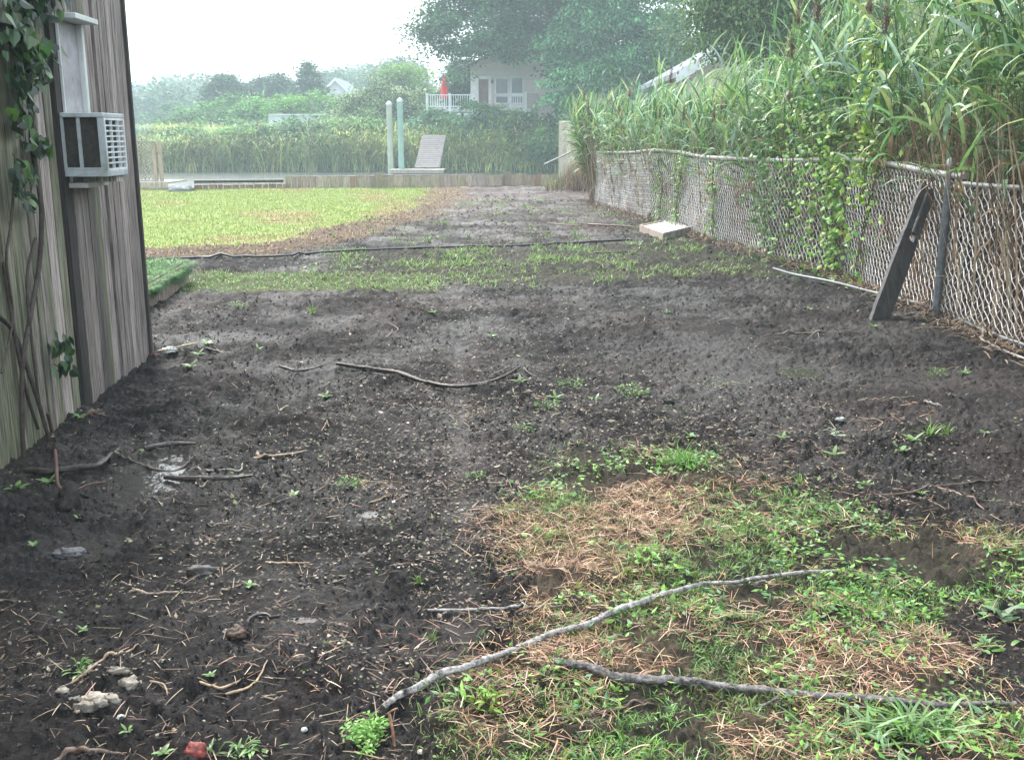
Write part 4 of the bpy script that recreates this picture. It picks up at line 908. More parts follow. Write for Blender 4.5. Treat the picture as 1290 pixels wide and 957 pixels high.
# leaning old plank
pk = MB(); b_ = G(1106, 406); t_ = A(1175, 236, 8.05)
tf = cum[2] + .35; q = fence_pt(tf); t_ = np.array([q[0] - .07, q[1], A(1174, 236, q[1])[2]])
dpx = A(1174, 236, q[1]); t_[0] = min(dpx[0], q[0] - .05)
axis = nrm(t_ - b_); Lp = np.linalg.norm(t_ - b_); sd = nrm(np.cross(axis, [.35, -1, .1])); sd = sd if sd[0] > 0 else -sd; tk = np.cross(axis, sd)
wd_ = .165; n_ = 26
def slab(u0, u1, w0, w1, cc, sd0):
    us = np.linspace(u0, u1, n_); V = []; 
    for k, u_ in enumerate(us):
        l = w0 + .005 * fbm(np.array([u_ * 22 + sd0]), np.array([1.]), 3, 5)[0]; r_ = w1 + .006 * fbm(np.array([u_ * 18 + sd0]), np.array([7.]), 3, 6)[0]
        if callable(cc): pass
        o_ = b_ + axis * (u_ * Lp)
        for (a1, c1) in ((l, -.02), (r_, -.02), (r_, .02), (l, .02)): V.append(o_ + sd * a1 + tk * c1)
    i = np.arange(n_ - 1)[:, None] * 4; k = np.arange(4)[None]; k2 = (k + 1) % 4
    pk.add(V, np.vstack([np.stack([i + k, i + k2, i + 4 + k2, i + 4 + k], -1).reshape(-1, 4), [[3, 2, 1, 0]], [[4 * (n_ - 1) + q_ for q_ in (0, 1, 2, 3)]]]), cc)
slab(-.06, .60, -wd_ * .52, wd_ * .52, (.062, .056, .057), 0); slab(.60, 1.0, -wd_ * .50, -wd_ * .10, (.058, .052, .053), 3); slab(.66, .985, wd_ * .02, wd_ * .47, (.068, .062, .062), 9); slab(.60, .66, wd_ * .22, wd_ * .5, (.06, .055, .055), 5)
pk.build('leaning_plank', M['slab'], label='dark weathered plank with a split top leaning against the fence post', cat='plank', bevel=.003)

def ground_path(pts, lift=.0, m=8):
    P = spline([G(a, b) for a, b in pts], m); P[:, 2] = H(P[:, 0], P[:, 1]) + lift
    z0_ = P[:, 2].copy()
    for _ in range(60 if m < 15 else 900): P[1:-1, 2] = (P[:-2, 2] + P[1:-1, 2] + P[2:, 2]) / 3
    P[:, 2] = P[:, 2] + (np.percentile(z0_ - P[:, 2], 92) + lift * .25 if m > 15 else np.maximum(0, z0_ - P[:, 2] - lift * .35))
    return P
mb = MB(); P = ground_path([(974, 345), (1000, 353), (1050, 363), (1100, 377), (1180, 399), (1235, 425), (1300, 448), (1420, 500)], .045); mb.tube(P, .013, (.20, .215, .225), 10)
mb.build('conduit_pipe', M['galv'], label='long thin grey pipe lying on the soil along the foot of the chain link fence', cat='pipe')
mb = MB(); P = ground_path([(1232, 430), (1262, 443), (1330, 470)], .014); mb.tube(P, .008, (.55, .50, .46), 8)
mb.build('conduit_pipe', M['galv'], label='short pale rod beside the long pipe at the right edge', cat='pipe')
mb = MB(); P = ground_path([(196, 331), (240, 327), (350, 324), (420, 318), (560, 313.5), (640, 312.5), (720, 308), (795, 303)], .018); mb.tube(P, .015, (.025, .025, .027), 10)
mb.build('garden_hose', M['hose'], label='black hose stretched across the yard in front of the lawn', cat='hose')

# pale tray / box near the fence
B = [G(805.5, 292), G(834.7, 303), G(869.5, 294), None]; B[3] = B[0] + B[2] - B[1]
sk = empty('wooden_tray', (*B[1][:2], 0), 'square pale tray box lying tilted on the ground by the fence', 'tray')
B = [np.array([q[0], q[1], Hs(q[0], q[1]) * .3 - .0]) for q in B]; hz_ = np.array([0, 0, .105])
mb = MB(); th_ = .03; cx_ = sum(B) / 4
def ins(q, f): return q + (cx_ - q) * f
f = .045
for k in range(4):
    a_, b2 = B[k], B[(k + 1) % 4]; cc = ((.42, .33, .27), (.60, .58, .56), (.5, .45, .4), (.5, .45, .4))[k]
    V = [a_, b2, ins(b2, f), ins(a_, f)]; V = V + [v + hz_ for v in V]; mb.add(V, BF, cc)
part(mb, 'side', M['plank'], sk)
mb = MB(); V = [ins(q, f + .004) + hz_ * .78 for q in B]; c3 = cx_ + hz_ * .98; g4 = [ins(q, .55) + hz_ * .84 for q in B]
mb.add(V + g4 + [c3], [[0, 1, 5, 4], [1, 2, 6, 5], [2, 3, 7, 6], [3, 0, 4, 7]], (.74, .76, .78)); mb.add(V + g4 + [c3], [[4, 5, 8], [5, 6, 8], [6, 7, 8], [7, 4, 8]], (.78, .8, .82))
part(mb, 'panel', M['paint'], sk)
mb = MB(); a_, b2 = B[1] + hz_ * 1.02, B[2] + hz_ * 1.02; nn_ = nrm(np.cross(b2 - a_, [0, 0, 1])); mb.obox(a_ + nn_ * .012, b2 - a_, nn_ * .02 + 0, np.array([0, 0, .012]), (.66, .66, .66))
part(mb, 'lip', M['paint'], sk)
p = G(819, 280); mb = MB(); mb.lathe((p[0], p[1], Hs(p[0], p[1]) - .02), [(.06, 0), (.055, .16), (.04, .17), (.001, .172)], (.02, .02, .022), 14)
mb.build('plastic_cup', M['hose'], label='small black pot behind the pale tray at the fence', cat='pot')

# far end of the fence: board, broken rail
p = A(716, 205, 29.0); t0 = A(716, 152, 29.0)[2]
mb = MB(); xa, xb = A(704, 180, 29)[0], A(729, 180, 29)[0]
for k in range(3): mb.box((xa + (xb - xa) * k / 3, 29.0, -.8), (xa + (xb - xa) * (k + .97) / 3, 29.045, t0 - .03 * k * (k - 1)), np.array((.50, .45, .36)) * (.95 + .06 * k))
mb.build('board_screen', M['plank'], label='tall pale screen of upright boards standing at the canal end of the fence', cat='screen')
fg_ = empty('gate_frame', (*G(735, 242)[:2], 0), 'bent pipe gate frame sloping down at the far end of the fence', 'gate frame')
Yg = 26.5
mb = MB(); mb.tube(spline([A(686, 207, Yg + 1.5), A(712, 195, Yg + .6), A(727, 188, Yg), A(750, 187, Yg - .4), A(757, 196, Yg - .6)], 5), .024, (.42, .42, .42), 8); part(mb, 'rail', M['galv'], fg_)
for px, py0, py1 in ((731, 188, 236), (751, 188, 240)):
    a_ = A(px, py0, Yg - .1); b_ = G(px + 1, py1 + 2); b_ = np.array([a_[0] + .02, a_[1], -.15]); mb = MB(); mb.tube([b_, (a_ + b_) / 2, a_], .022, (.22, .2, .19), 8); part(mb, 'post', M['post'], fg_)

# ------------------------------------------------------------------ reeds behind the fence
def reeds(mbS, mbL, P, hgt, lean, laz, nleaf, g, Lr=(.38, .68), Wr=(.018, .042), cols=None, live=.35, stemr=.006):
    N = len(P); nb = 6; t = np.linspace(0, 1, nb)
    bend = lean[:, None] * t[None] ** 1.8 * hgt[:, None]
    C = np.stack([P[:, 0, None] + np.cos(laz)[:, None] * bend, P[:, 1, None] + np.sin(laz)[:, None] * bend, P[:, 2, None] + hgt[:, None] * t[None] * np.cos(lean)[:, None]], -1)
    k3 = np.arange(3) * 2.094; rr = stemr * (1 - .7 * t)
    V = C[:, :, None] + rr[None, :, None, None] * np.stack([np.cos(k3), np.sin(k3), k3 * 0], -1)[None, None]
    i = (np.arange(N) * nb * 3)[:, None, None] + (np.arange(nb - 1) * 3)[None, :, None]; k = np.arange(3)[None, None]; k2 = (k + 1) % 3
    F = np.stack([i + k, i + k2, i + 3 + k2, i + 3 + k], -1).reshape(-1, 4)
    tn = np.array([.33, .24, .15]); gn = np.array([.13, .17, .06]); mixf = sst(.2, .55, t)[None, :, None]
    cs = (tn * (1 - mixf) + gn * mixf) * g.uniform(.6, 1.2, (N, 1, 1)); mbS.add(V.reshape(-1, 3), F, np.repeat(cs.reshape(-1, 3), 3, 0), True)
    si = np.repeat(np.arange(N), nleaf); n = len(si); f = live + (1 - live) * np.tile(np.linspace(0, 1, nleaf), N) * .98 + g.normal(0, .02, n); f = np.clip(f, .1, 1)
    x = f * (nb - 1); i0 = np.minimum(x.astype(int), nb - 2); fr_ = (x - i0)[:, None]; Q = C[si, i0] * (1 - fr_) + C[si, i0 + 1] * fr_
    az = laz[si] + np.tile(np.arange(nleaf) * math.pi, N) + g.normal(0, .8, n)
    hi = f > .85
    e0 = np.radians(np.where(hi, g.uniform(55, 85, n), g.uniform(35, 72, n))); cu = np.radians(np.where(hi, g.uniform(5, 60, n), g.uniform(20, 130, n) ** 1.0))
    cc = pal(n, cols, .15, g=g) * g.uniform(.8, 1.15, N)[si][:, None]
    dead = f < live + .1; cc = np.where((dead & (g.random(n) < .6))[:, None], np.array([.34, .24, .14]), cc)
    blades(mbL, Q, az, e0, g.uniform(*Lr, n) * (1 - .25 * hi), g.uniform(*Wr, n), cu, cc, n=6, prof=[.5, .95, 1, .85, .6, .3, .02], roll=g.normal(0, .5, n))
RC = [(.15, .29, .09), (.21, .37, .12), (.09, .19, .07), (.29, .43, .17), (.27, .42, .29), (.05, .12, .04), (.36, .42, .16)]  # paler and bluish greens put the leaf highlights into the colour
g = np.random.default_rng(17); N = 2600
tt = g.uniform(-.5, FT + 1.5, N); dep = .12 + 3.8 * g.random(N) ** 1.3; q = fence_pt(tt) - fence_n(tt) * dep[:, None]
q[:, 1] += np.where(tt > FT, (tt - FT), 0)
P = np.stack([q[:, 0], q[:, 1], q[:, 0] * 0 - .02], 1)
hg = np.interp(q[:, 1], [3, 8, 12, 15, 18, 27], [3.5, 3.4, 3.0, 2.3, 2.2, 2.1]) * g.uniform(.72, 1.06, N)
mbS = MB(); mbL = MB(); mbx = MB()
reeds(mbx, mbx, P, hg, g.uniform(.02, .30, N), g.normal(math.pi * .95, 1.1, N), 12, g, cols=RC)
mbx.build('reed_bed', M['leaf'], kind='stuff', label='dense stand of tall green reeds growing behind the chain link fence', cat='reeds')
# dead stalks and thatch low behind the fence
mb = MB(); N = 14000; tt = np.where(g.random(N) < .3, g.uniform(0, cum[2] + 1.5, N), g.uniform(-.5, FT + .5, N)); dep = .03 + 2.2 * g.random(N) ** 1.6; q = fence_pt(tt) - fence_n(tt) * dep[:, None]
nearf = q[:, 1] < 14
k_ = (g.random(N) < .35) | (dep > .25) | (q[:, 1] < 7.6); q = q[k_]; N = len(q)
blades(mb, np.stack([q[:, 0], q[:, 1], q[:, 0] * 0 - .03], 1), g.uniform(0, 6.28, N), np.radians(g.uniform(76, 90, N)), g.uniform(.7, 1.9, N), g.uniform(.008, .022, N), np.radians(g.uniform(0, 30, N)),
       pal(N, [(.30, .20, .13), (.20, .125, .08), (.38, .29, .19), (.14, .09, .06), (.45, .38, .28)], .2, g=g), n=4, prof=[1, .9, .8, .7, .5])
N = 9000; tt = g.uniform(-.5, FT + .5, N); dep = .04 + 1.5 * g.random(N) ** 1.5; q = fence_pt(tt) - fence_n(tt) * dep[:, None]
blades(mb, np.stack([q[:, 0], q[:, 1], g.random(N) ** 1.6 * 1.0], 1), g.uniform(0, 6.28, N), np.radians(g.uniform(-60, 60, N)), g.uniform(.15, .45, N), g.uniform(.008, .022, N), np.radians(g.uniform(0, 100, N)),
       pal(N, [(.27, .18, .12), (.18, .11, .075), (.36, .28, .19)], .2, g=g), n=3)
mb.build('dead_stalks', M['straw'], kind='stuff', label='mass of dry brown reed stalks and thatch behind the lower fence', cat='dead stalks')
# individual front reeds arching over the rail
def lone_reed(sd, h, lean, laz, nl=13, plume=False):
    g = np.random.default_rng(sd); a, b = MB(), MB()
    reeds(a, b, np.zeros((1, 3)), np.array([h]), np.array([lean]), np.array([laz]), nl, g, (.45, .78), (.03, .052), RC, .42, .008)
    r_ = empty('tall_reed', (0, 0, 0), 'tall green reed at the fence line, its long leaves arching out over the rail', 'reed', 'front reeds leaning over the fence')
    a.build('stem', M['leaf'], r_); b.build('foliage', M['leaf'], r_)
    if plume:
        p_ = MB(); N_ = 260; gg = np.random.default_rng(sd + 9); u_ = gg.random(N_); ex = math.cos(laz) * lean * h, math.sin(laz) * lean * h
        blades(p_, np.stack([ex[0] + gg.normal(0, .012, N_), ex[1] + gg.normal(0, .012, N_), h * math.cos(lean) - .05 + .30 * u_], 1), gg.normal(laz, 1.2, N_), np.radians(gg.uniform(10, 75, N_)), gg.uniform(.05, .13, N_) * (1.2 - u_), .007, gg.uniform(.5, 1.6, N_), pal(N_, [(.20, .12, .11), (.28, .19, .16)], .2, g=gg), n=3)
        p_.build('seed_plume', M['straw'], r_)
    return r_, (lean, laz, h)
protos = [lone_reed(200 + k, h, l, z, plume=k in (1, 3))[0] for k, (h, l, z) in enumerate(((3.1, .25, math.pi), (2.8, .35, math.pi * .9), (3.4, .15, math.pi * 1.15), (2.5, .4, math.pi * 1.05)))]
for k in range(46):
    t__ = .4 + FT * (k + g.uniform(0, .8)) / 47; q = fence_pt(t__) - fence_n(t__) * g.uniform(.08, .45); o_ = protos[k % 4]; loc = (q[0], q[1], -.02); s_ = g.uniform(.85, 1.1) * (1 if q[1] < 12 else .78)
    if k < 4: o_.location = loc; o_.scale = (s_,) * 3
    else: dup(o_, loc, g.normal(0, .5), s_)

# climbing weeds on the fence
def vine(label, pts_t, nlf, ls, cols, seed, name='climbing_vine', width=.2, cat='vine', ydir=.06):
    """pts_t: (distance along fence, height) path; leaves scattered round it on the yard side"""
    g = np.random.default_rng(seed); mb = MB(); lf = MB(); P = []
    for t_, z_ in pts_t: q = fence_pt(t_) + fence_n(t_) * ydir; P.append([q[0], q[1], z_])
    P = spline(P, 8); root = empty(name, P[0], label, cat)
    for j in range(3): mb.tube(P + np.array([0, 1, 0]) * (j - 1) * .03 + .015 * np.sin(np.arange(len(P)) * .8 + j)[:, None], .005, (.10, .09, .05), 5)
    part(mb, 'stem', M['bark'], root)
    i = g.integers(0, len(P), nlf); spread = g.normal(0, 1, (nlf, 3)) * np.array([.06, width, width * .6]); Q = P[i] + spread; Q[:, 0] -= .03
    Q[:, 2] = np.maximum(Q[:, 2], .03)
    leaves(lf, Q, g.standard_normal((nlf, 3)) * np.array([.8, 1, .6]) + [-.3, -.3, -.5], g.standard_normal((nlf, 3)) * .4 + [-.5, -.6, .7], ls * g.uniform(.6, 1.3, nlf), ls * .75 * g.uniform(.7, 1.2, nlf), pal(nlf, cols, .2, g=g))
    part(lf, 'foliage', M['leaf'], root); return root
def tp(px):   # fence parameter seen at this image column
    ts = np.linspace(0, FT, 3000); q = fence_pt(ts); pxx = 645 + FPX * q[:, 0] / (q[:, 1] * cp + CAM_H * sp * .5); return float(ts[np.argmin(np.abs(pxx - px))])
YG = [(.16, .33, .05), (.22, .42, .06), (.10, .24, .05), (.30, .42, .08)]
vine('thick bright green vine covering the fence top between two dark posts', [(tp(1062), .0), (tp(1055), .6), (tp(1045), 1.1), (tp(1025), 1.35), (tp(1000), 1.5)], 760, .075, YG, 61, width=.75)
vine('spreading green weeds over the rail between the middle vines', [(tp(1000), .3), (tp(1005), .9), (tp(1000), 1.4), (tp(995), 1.9)], 300, .065, YG, 69, width=.7)
vine('leafy vine climbing the dark post left of the leaning plank', [(tp(1064), .1), (tp(1060), .8), (tp(1056), 1.3)], 240, .07, YG, 62, width=.09)
vine('green weeds hanging on the fence around the rail right of the pale tray', [(tp(975), .0), (tp(968), .8), (tp(962), 1.3), (tp(955), 1.7)], 380, .075, [(.10, .20, .06), (.13, .25, .07)], 63, width=.36)
vine('sparse vine with yellowish leaves behind the leaning plank', [(tp(1090), .0), (tp(1096), .5), (tp(1110), 1.2), (tp(1112), 1.45)], 90, .07, YG, 64, width=.08)
vine('small vine on the fence just behind the pale tray', [(tp(835), .0), (tp(838), .6), (tp(832), 1.1)], 170, .05, YG, 65, width=.3)
vine('thin vine on the fence post above the right end of the tray', [(tp(858), .1), (tp(860), .7), (tp(866), 1.2)], 160, .055, YG, 66, width=.13)
vine('thin vine climbing the fourth visible fence post from the plank', [(tp(905), .1), (tp(905), .6), (tp(902), 1.1)], 130, .055, YG, 67, width=.1)
vine('yellow green creeper twining up a tall reed above the fence', [(tp(1100), .9), (tp(1103), 1.5), (tp(1101), 2.0), (tp(1102), 2.5)], 190, .075, [(.34, .48, .05), (.26, .42, .05)], 68, width=.035, ydir=.12)
# weeds and litter at the fence foot
mb = MB(); N = 12000; tt = g.uniform(0, FT, N); q = fence_pt(tt) + fence_n(tt) * g.normal(.0, .11, N)[:, None]; zg = H(q[:, 0], q[:, 1])
blades(mb, np.stack([q[:, 0], q[:, 1], zg + .005 + g.random(N) * .05], 1), g.uniform(0, 6.28, N), np.radians(g.uniform(-12, 40, N)), g.uniform(.05, .22, N), g.uniform(.005, .016, N), g.uniform(0, .9, N), pal(N, [(.22, .15, .10), (.13, .085, .06), (.34, .27, .2), (.07, .05, .04)], .2, g=g), n=3)
mb.build('fence_litter', M['straw'], kind='stuff', label='brown dead leaves and stalk litter along the fence foot', cat='litter')
# dry brush at the far fence end
mb = MB(); N = 1600; P = np.stack([g.normal(1.95, .42, N), g.normal(27.2, .5, N), g.uniform(-.05, .1, N)], 1); P[:, 0] = np.clip(P[:, 0], .9, 2.6)
hh = np.clip(1.15 - np.abs(P[:, 0] - 2.1) * .7, .25, 1.2) * g.uniform(.5, 1.1, N)
blades(mb, P, g.uniform(0, 6.28, N), np.radians(g.uniform(60, 90, N)), hh, .014, g.uniform(0, .7, N), pal(N, [(.16, .10, .075), (.25, .17, .12), (.35, .28, .2)], .2, g=g), n=4)
mb.build('dry_brush', M['straw'], label='clump of dry reddish brown brush at the canal end of the fence', cat='brush')
mb = MB(); N = 500; P = np.stack([g.normal(1.55, .3, N), g.normal(28, .4, N), g.uniform(-.05, .1, N)], 1)
blades(mb, P, g.uniform(0, 6.28, N), np.radians(g.uniform(50, 90, N)), g.uniform(.3, .6, N), .02, g.uniform(0, 1.2, N), pal(N, [(.14, .20, .06), (.2, .26, .08)], .2, g=g), n=4)
mb.build('weed_clump', M['grass'], label='pale green weed clump left of the dry brush by the bulkhead', cat='weeds', kind='stuff')

# ------------------------------------------------------------------ vine on the shed
def wp(px, py, o=.05): s_, z_ = onwall(px, py, o); return W3(s_, z_, o)
sv = empty('ivy', (*G(85, 610)[:2], 0), 'dark green ivy with bare twisting stems climbing the left end of the shed wall', 'ivy')
mb = MB()
for pts, r_ in (([(22, -40), (28, 40), (38, 120), (42, 190), (52, 260), (50, 330), (38, 400), (28, 470), (30, 600)], .014), ([(-5, 395), (18, 420), (40, 480), (58, 540), (70, 592)], .012), ([(20, 200), (14, 280), (8, 330), (16, 400), (2, 470)], .007), ([(45, 300), (34, 350), (40, 430), (52, 520), (64, 560)], .008), ([(5, 330), (12, 380), (22, 440), (35, 500), (48, 540)], .01)):
    P = spline([wp(a, b, .04 + .02 * math.sin(a)) for a, b in pts], 6); mb.tube(P, np.linspace(r_, r_ * .8, len(P)) , (.06, .045, .04), 7)
P = spline([wp(60, 520, .05), wp(68, 556, .06), G(71, 585, .07), G(74, 612, .035), G(92, 618, .035), G(112, 610, .045), G(133, 607, .02)], 7); mb.tube(P, np.linspace(.009, .005, len(P)), (.10, .055, .045), 8)
part(mb, 'stem', M['bark'], sv)
lf = MB(); gl = np.random.default_rng(9)
def heart(mb_, P, d, nr, s_, c_):
    d = nrm(d); sd_ = nrm(np.cross(nr, d)); n2 = np.cross(d, sd_)
    prof = [(-.12, .28), (.10, .46), (.38, .42), (.68, .2), (1.0, 0), (.68, -.2), (.38, -.42), (.10, -.46), (-.12, -.28), (0, 0)]
    V = [P + d * s_ * a + sd_ * s_ * b - n2 * s_ * .25 * abs(b) for a, b in prof] + [P + d * s_ * .35]
    mb_.add(V, [[k, (k + 1) % 10, 10] for k in range(10)], c_)
for (cx, cy, n_, sx, sy) in ((45, 5, 26, 16, 14), (30, 40, 26, 9, 22), (38, 85, 22, 12, 14), (52, 62, 12, 12, 8), (30, 120, 16, 8, 16), (58, 70, 8, 6, 8), (28, 150, 8, 6, 6), (50, 178, 9, 9, 6), (36, 215, 10, 7, 8), (26, 235, 5, 4, 5), (38, 255, 4, 5, 4), (80, 435, 9, 9, 11), (72, 465, 4, 6, 5), (20, 10, 18, 10, 14), (60, -10, 16, 16, 10)):
    for _ in range(int(n_ * 1.8)):
        p = wp(cx + gl.normal(0, sx), cy + gl.normal(0, sy), .05 + gl.uniform(0, .09))
        heart(lf, p, np.array([*(wd * gl.normal(0, .7)), -.8]) + gl.normal(0, .3, 3), np.array([*wn, .55]) + gl.normal(0, .4, 3), gl.uniform(.05, .085), pal(1, [(.018, .045, .02), (.035, .09, .025), (.07, .15, .035), (.015, .035, .02)], .2, g=gl)[0])
part(lf, 'foliage', M['leaf'], sv)

# ------------------------------------------------------------------ grass, straw, weeds and litter
def scatter(poly_list, n, g, r0=None):
    xs = np.concatenate([np.array(p)[:, 0] for p in poly_list]); ys = np.concatenate([np.array(p)[:, 1] for p in poly_list])
    return g.uniform(max(xs.min(), -14), min(xs.max(), 4), n), g.uniform(max(ys.min(), 1.6), ys.max(), n)
g = np.random.default_rng(31)
# far lawn
X, Y = scatter([LAWN, LAWN_R], 190000, g); z_ = zones(X, Y); m_ = (z_[0] | (z_[1] & (g.random(len(X)) < .25))) & (np.abs(X) < Y * .55 + 1); X, Y = X[m_], Y[m_]; rim = z_[1][m_]
N = len(X); zg = H(X, Y); nl = vn(X * 1.2, Y * .6, 81)
c_ = pal(N, [(.24, .32, .085), (.29, .36, .10), (.20, .27, .07)], .13, g=g); dryp = (sst(.6, .95, nl) * .55 + .02 > g.random(N)) | (rim & (g.random(N) < .8)); c_ = np.where(dryp[:, None], pal(N, [(.32, .25, .12), (.30, .19, .10)], .15, g=g), c_)
mb = MB(); blades(mb, np.stack([X, Y, zg - .005], 1), g.uniform(0, 6.28, N), np.radians(g.uniform(30, 85, N)), g.uniform(.03, .07, N), g.uniform(.008, .014, N), g.uniform(.2, 1.2, N), c_, n=2, prof=[1, .8, .1])
mb.build('lawn_grass', M['grass'], kind='stuff', label='short yellow green lawn between the bulkhead and the dug soil', cat='grass')
# strip by the planter and the weedy band
X, Y = scatter([STRIP, WEEDY, LAWN], 260000, g); k_ = (Y < 13) | (X > -3); X, Y = X[k_], Y[k_]; z_ = zones(X, Y); dn = vn(X * 3, Y * 3, 91); dn = dn * .6 + .4 * vn(X * 9, Y * 9, 90); m_ = (z_[2] & (dn > .27)) | (z_[3] & (dn + .1 * (Y < 12.2) > .60)) | ((Y > 11) & (Y < 25) & (X > -2.5 + (Y - 11) * .0) & (X < 2.2) & ~z_[0] & ~z_[1] & (dn > .66)); X, Y = X[m_], Y[m_]; N = len(X); zg = H(X, Y); tall = (vn(X * 1.7, Y * 1.7, 92) > .62) & z_[3][m_]
c_ = pal(N, [(.17, .33, .06), (.23, .38, .075), (.12, .24, .05), (.28, .36, .11)], .18, g=g)
mb = MB(); blades(mb, np.stack([X, Y, zg - .005], 1), g.uniform(0, 6.28, N), np.radians(g.uniform(25, 85, N)), g.uniform(.03, .07, N) * (1 + 1.1 * tall), g.uniform(.005, .011, N), g.uniform(.3, 1.5, N), c_, n=3)
mb.build('weedy_grass', M['grass'], kind='stuff', label='band of weeds and sparse grass across the middle of the yard', cat='grass')
# foreground grass patch
X = g.uniform(-.8, 3.2, 420000); Y = g.uniform(1.7, 5.4, 420000); z_ = zones(X + g.normal(0, .07, len(X)), Y + g.normal(0, .07, len(X))); fg, st_, gr_ = z_[4], z_[5], z_[6]
dn = vn(X * 7, Y * 7, 93) * .55 + vn(X * 19, Y * 19, 94) * .45
m_ = fg & ((gr_ & (dn > .33)) | (~gr_ & ~st_ & (dn > .42)) | (st_ & (dn > .58))) & (vn(X * 2.6, Y * 2.6, 111) + .06 * g.standard_normal(len(X)) > .27) & (g.random(len(X)) < .72); X, Y = X[m_], Y[m_]; N = len(X); zg = H(X, Y); cl = vn(X * 5, Y * 5, 95); grm = gr_[m_]
c_ = pal(N, [(.11, .25, .045), (.16, .33, .05), (.21, .36, .08), (.06, .13, .03), (.18, .32, .13)], .2, g=g)
ol = (~grm & (g.random(N) < .55)); c_ = np.where(ol[:, None], pal(N, [(.20, .19, .075), (.26, .21, .11), (.16, .17, .06)], .2, g=g), c_)
mb = MB(); blades(mb, np.stack([X, Y, zg - .004], 1), g.uniform(0, 6.28, N), np.radians(g.uniform(8, 80, N)), g.uniform(.015, .048, N) * (.7 + .6 * cl), g.uniform(.0018, .0048, N), g.uniform(.2, 1.8, N), c_, n=3, roll=g.normal(0, .4, N))
mb.build('foreground_grass', M['grass'], kind='stuff', label='patchy green grass in the right foreground', cat='grass')
# broad leaved ground cover in the patch
X = g.uniform(-.6, 3.0, 30000); Y = g.uniform(1.7, 5.2, 30000); z_ = zones(X + g.normal(0, .07, len(X)), Y + g.normal(0, .07, len(X))); dn = vn(X * 4, Y * 4, 96) * .6 + vn(X * 11, Y * 11, 97) * .4; m_ = (z_[6] & (dn > .5)) | (z_[4] & (dn > .66)); X, Y = X[m_], Y[m_]; N = len(X); zg = H(X, Y)
mb = MB(); leaves(mb, np.stack([X, Y, zg + g.uniform(.005, .035, N)], 1), g.standard_normal((N, 3)) * [1, 1, .35], g.standard_normal((N, 3)) * .45 + [0, 0, 1], g.uniform(.015, .038, N), g.uniform(.008, .017, N), pal(N, [(.11, .25, .045), (.16, .33, .05), (.24, .40, .08), (.14, .27, .12)], .2, g=g))
mb.build('ground_cover', M['leaf'], kind='stuff', label='low broad leaved weeds mixed into the foreground grass', cat='ground cover')
# dead straw
X = g.uniform(-.8, 3.4, 240000); Y = g.uniform(1.7, 5.6, 240000); z_ = zones(X + g.normal(0, .07, len(X)), Y + g.normal(0, .07, len(X))); dn = vn(X * 6, Y * 6, 98) * .6 + vn(X * 15, Y * 15, 99) * .4
m_ = ((z_[5] & (dn > .42) & (g.random(len(X)) < .9)) | (z_[4] & (dn > .42) & (vn(X * 2.6, Y * 2.6, 111) > .2) & (g.random(len(X)) < .3)) | (~z_[4] & (vn(X * 1.5, Y * 1.5, 44) > .6) & (g.random(len(X)) < .03))); X, Y = X[m_], Y[m_]; N = len(X); zg = H(X, Y)
mb = MB(); blades(mb, np.stack([X, Y, zg + g.uniform(0, .014, N)], 1), g.uniform(0, 6.28, N), np.radians(g.uniform(-10, 28, N)), g.uniform(.02, .085, N), g.uniform(.0014, .0032, N), g.uniform(-.2, .9, N), pal(N, [(.38, .22, .13), (.48, .31, .20), (.24, .135, .085), (.55, .41, .30), (.13, .08, .055)], .22, g=g), n=3, prof=[.8, 1, .9, .4], roll=g.normal(0, .6, N))
mb.build('straw', M['straw'], kind='stuff', label='matted tan dead grass in the right foreground', cat='dead grass')
# reddish dry rim round the lawn
X, Y = scatter([LAWN_R], 45000, g); z_ = zones(X, Y); m_ = z_[1] & (np.abs(X) < Y * .55 + 1) & (vn(X * 1.5, Y * 1.2, 47) + .25 * g.standard_normal(len(X)) > .42); X, Y = X[m_], Y[m_]; N = len(X); zg = H(X, Y)
mb = MB(); blades(mb, np.stack([X, Y, zg + .005], 1), g.uniform(0, 6.28, N), np.radians(g.uniform(-5, 40, N)), g.uniform(.04, .12, N), .01, g.uniform(0, .8, N), pal(N, [(.30, .17, .10), (.36, .24, .15), (.2, .12, .08)], .2, g=g), n=2, prof=[.8, 1, .3])
mb.build('dry_rim', M['straw'], kind='stuff', label='reddish dry grass rim between the lawn and the soil', cat='dead grass')

# wood chips, seeds and leaf scraps over the soil
N = 190000; th = g.uniform(-.62, .62, N); r_ = np.exp(g.uniform(math.log(1.9), math.log(27), N)); X = r_ * np.sin(th); Y = r_ * np.cos(th)
z_ = zones(X, Y); band = np.exp(-((X - .5) / 1.3) ** 2 - ((Y - 5.0) / 1.3) ** 2) + .25 * np.exp(-((X + .3) / .5) ** 2)
keep = (~(z_[0] | z_[4])) & (g.random(N) < .22 + .9 * band) & (vn(X * 1.1, Y * 1.1, 55) * .6 + .4 * vn(X * 5, Y * 5, 58) + .7 * band > .50); Q = (X - Cn[0]) * wn[0] + (Y - Cn[1]) * wn[1]; keep &= (Q > .03) | (Y > Cn[1])
X, Y = X[keep], Y[keep]; N = len(X); zg = H(X, Y); sz = g.uniform(.006, .015, N) * (.75 + Y / 7) * (1 + .8 * (g.random(N) < .06))
mb = MB(); leaves(mb, np.stack([X, Y, zg + .003 + .0006 * Y], 1), g.standard_normal((N, 3)) * [1, 1, .25], g.standard_normal((N, 3)) * .35 + [0, 0, 1], sz, sz * g.uniform(.35, .7, N), pal(N, [(.19, .145, .105), (.27, .22, .17), (.11, .08, .06), (.38, .36, .31), (.11, .15, .05), (.06, .045, .035)], .3, wts=[.15, .06, .26, .02, .12, .39], g=g))
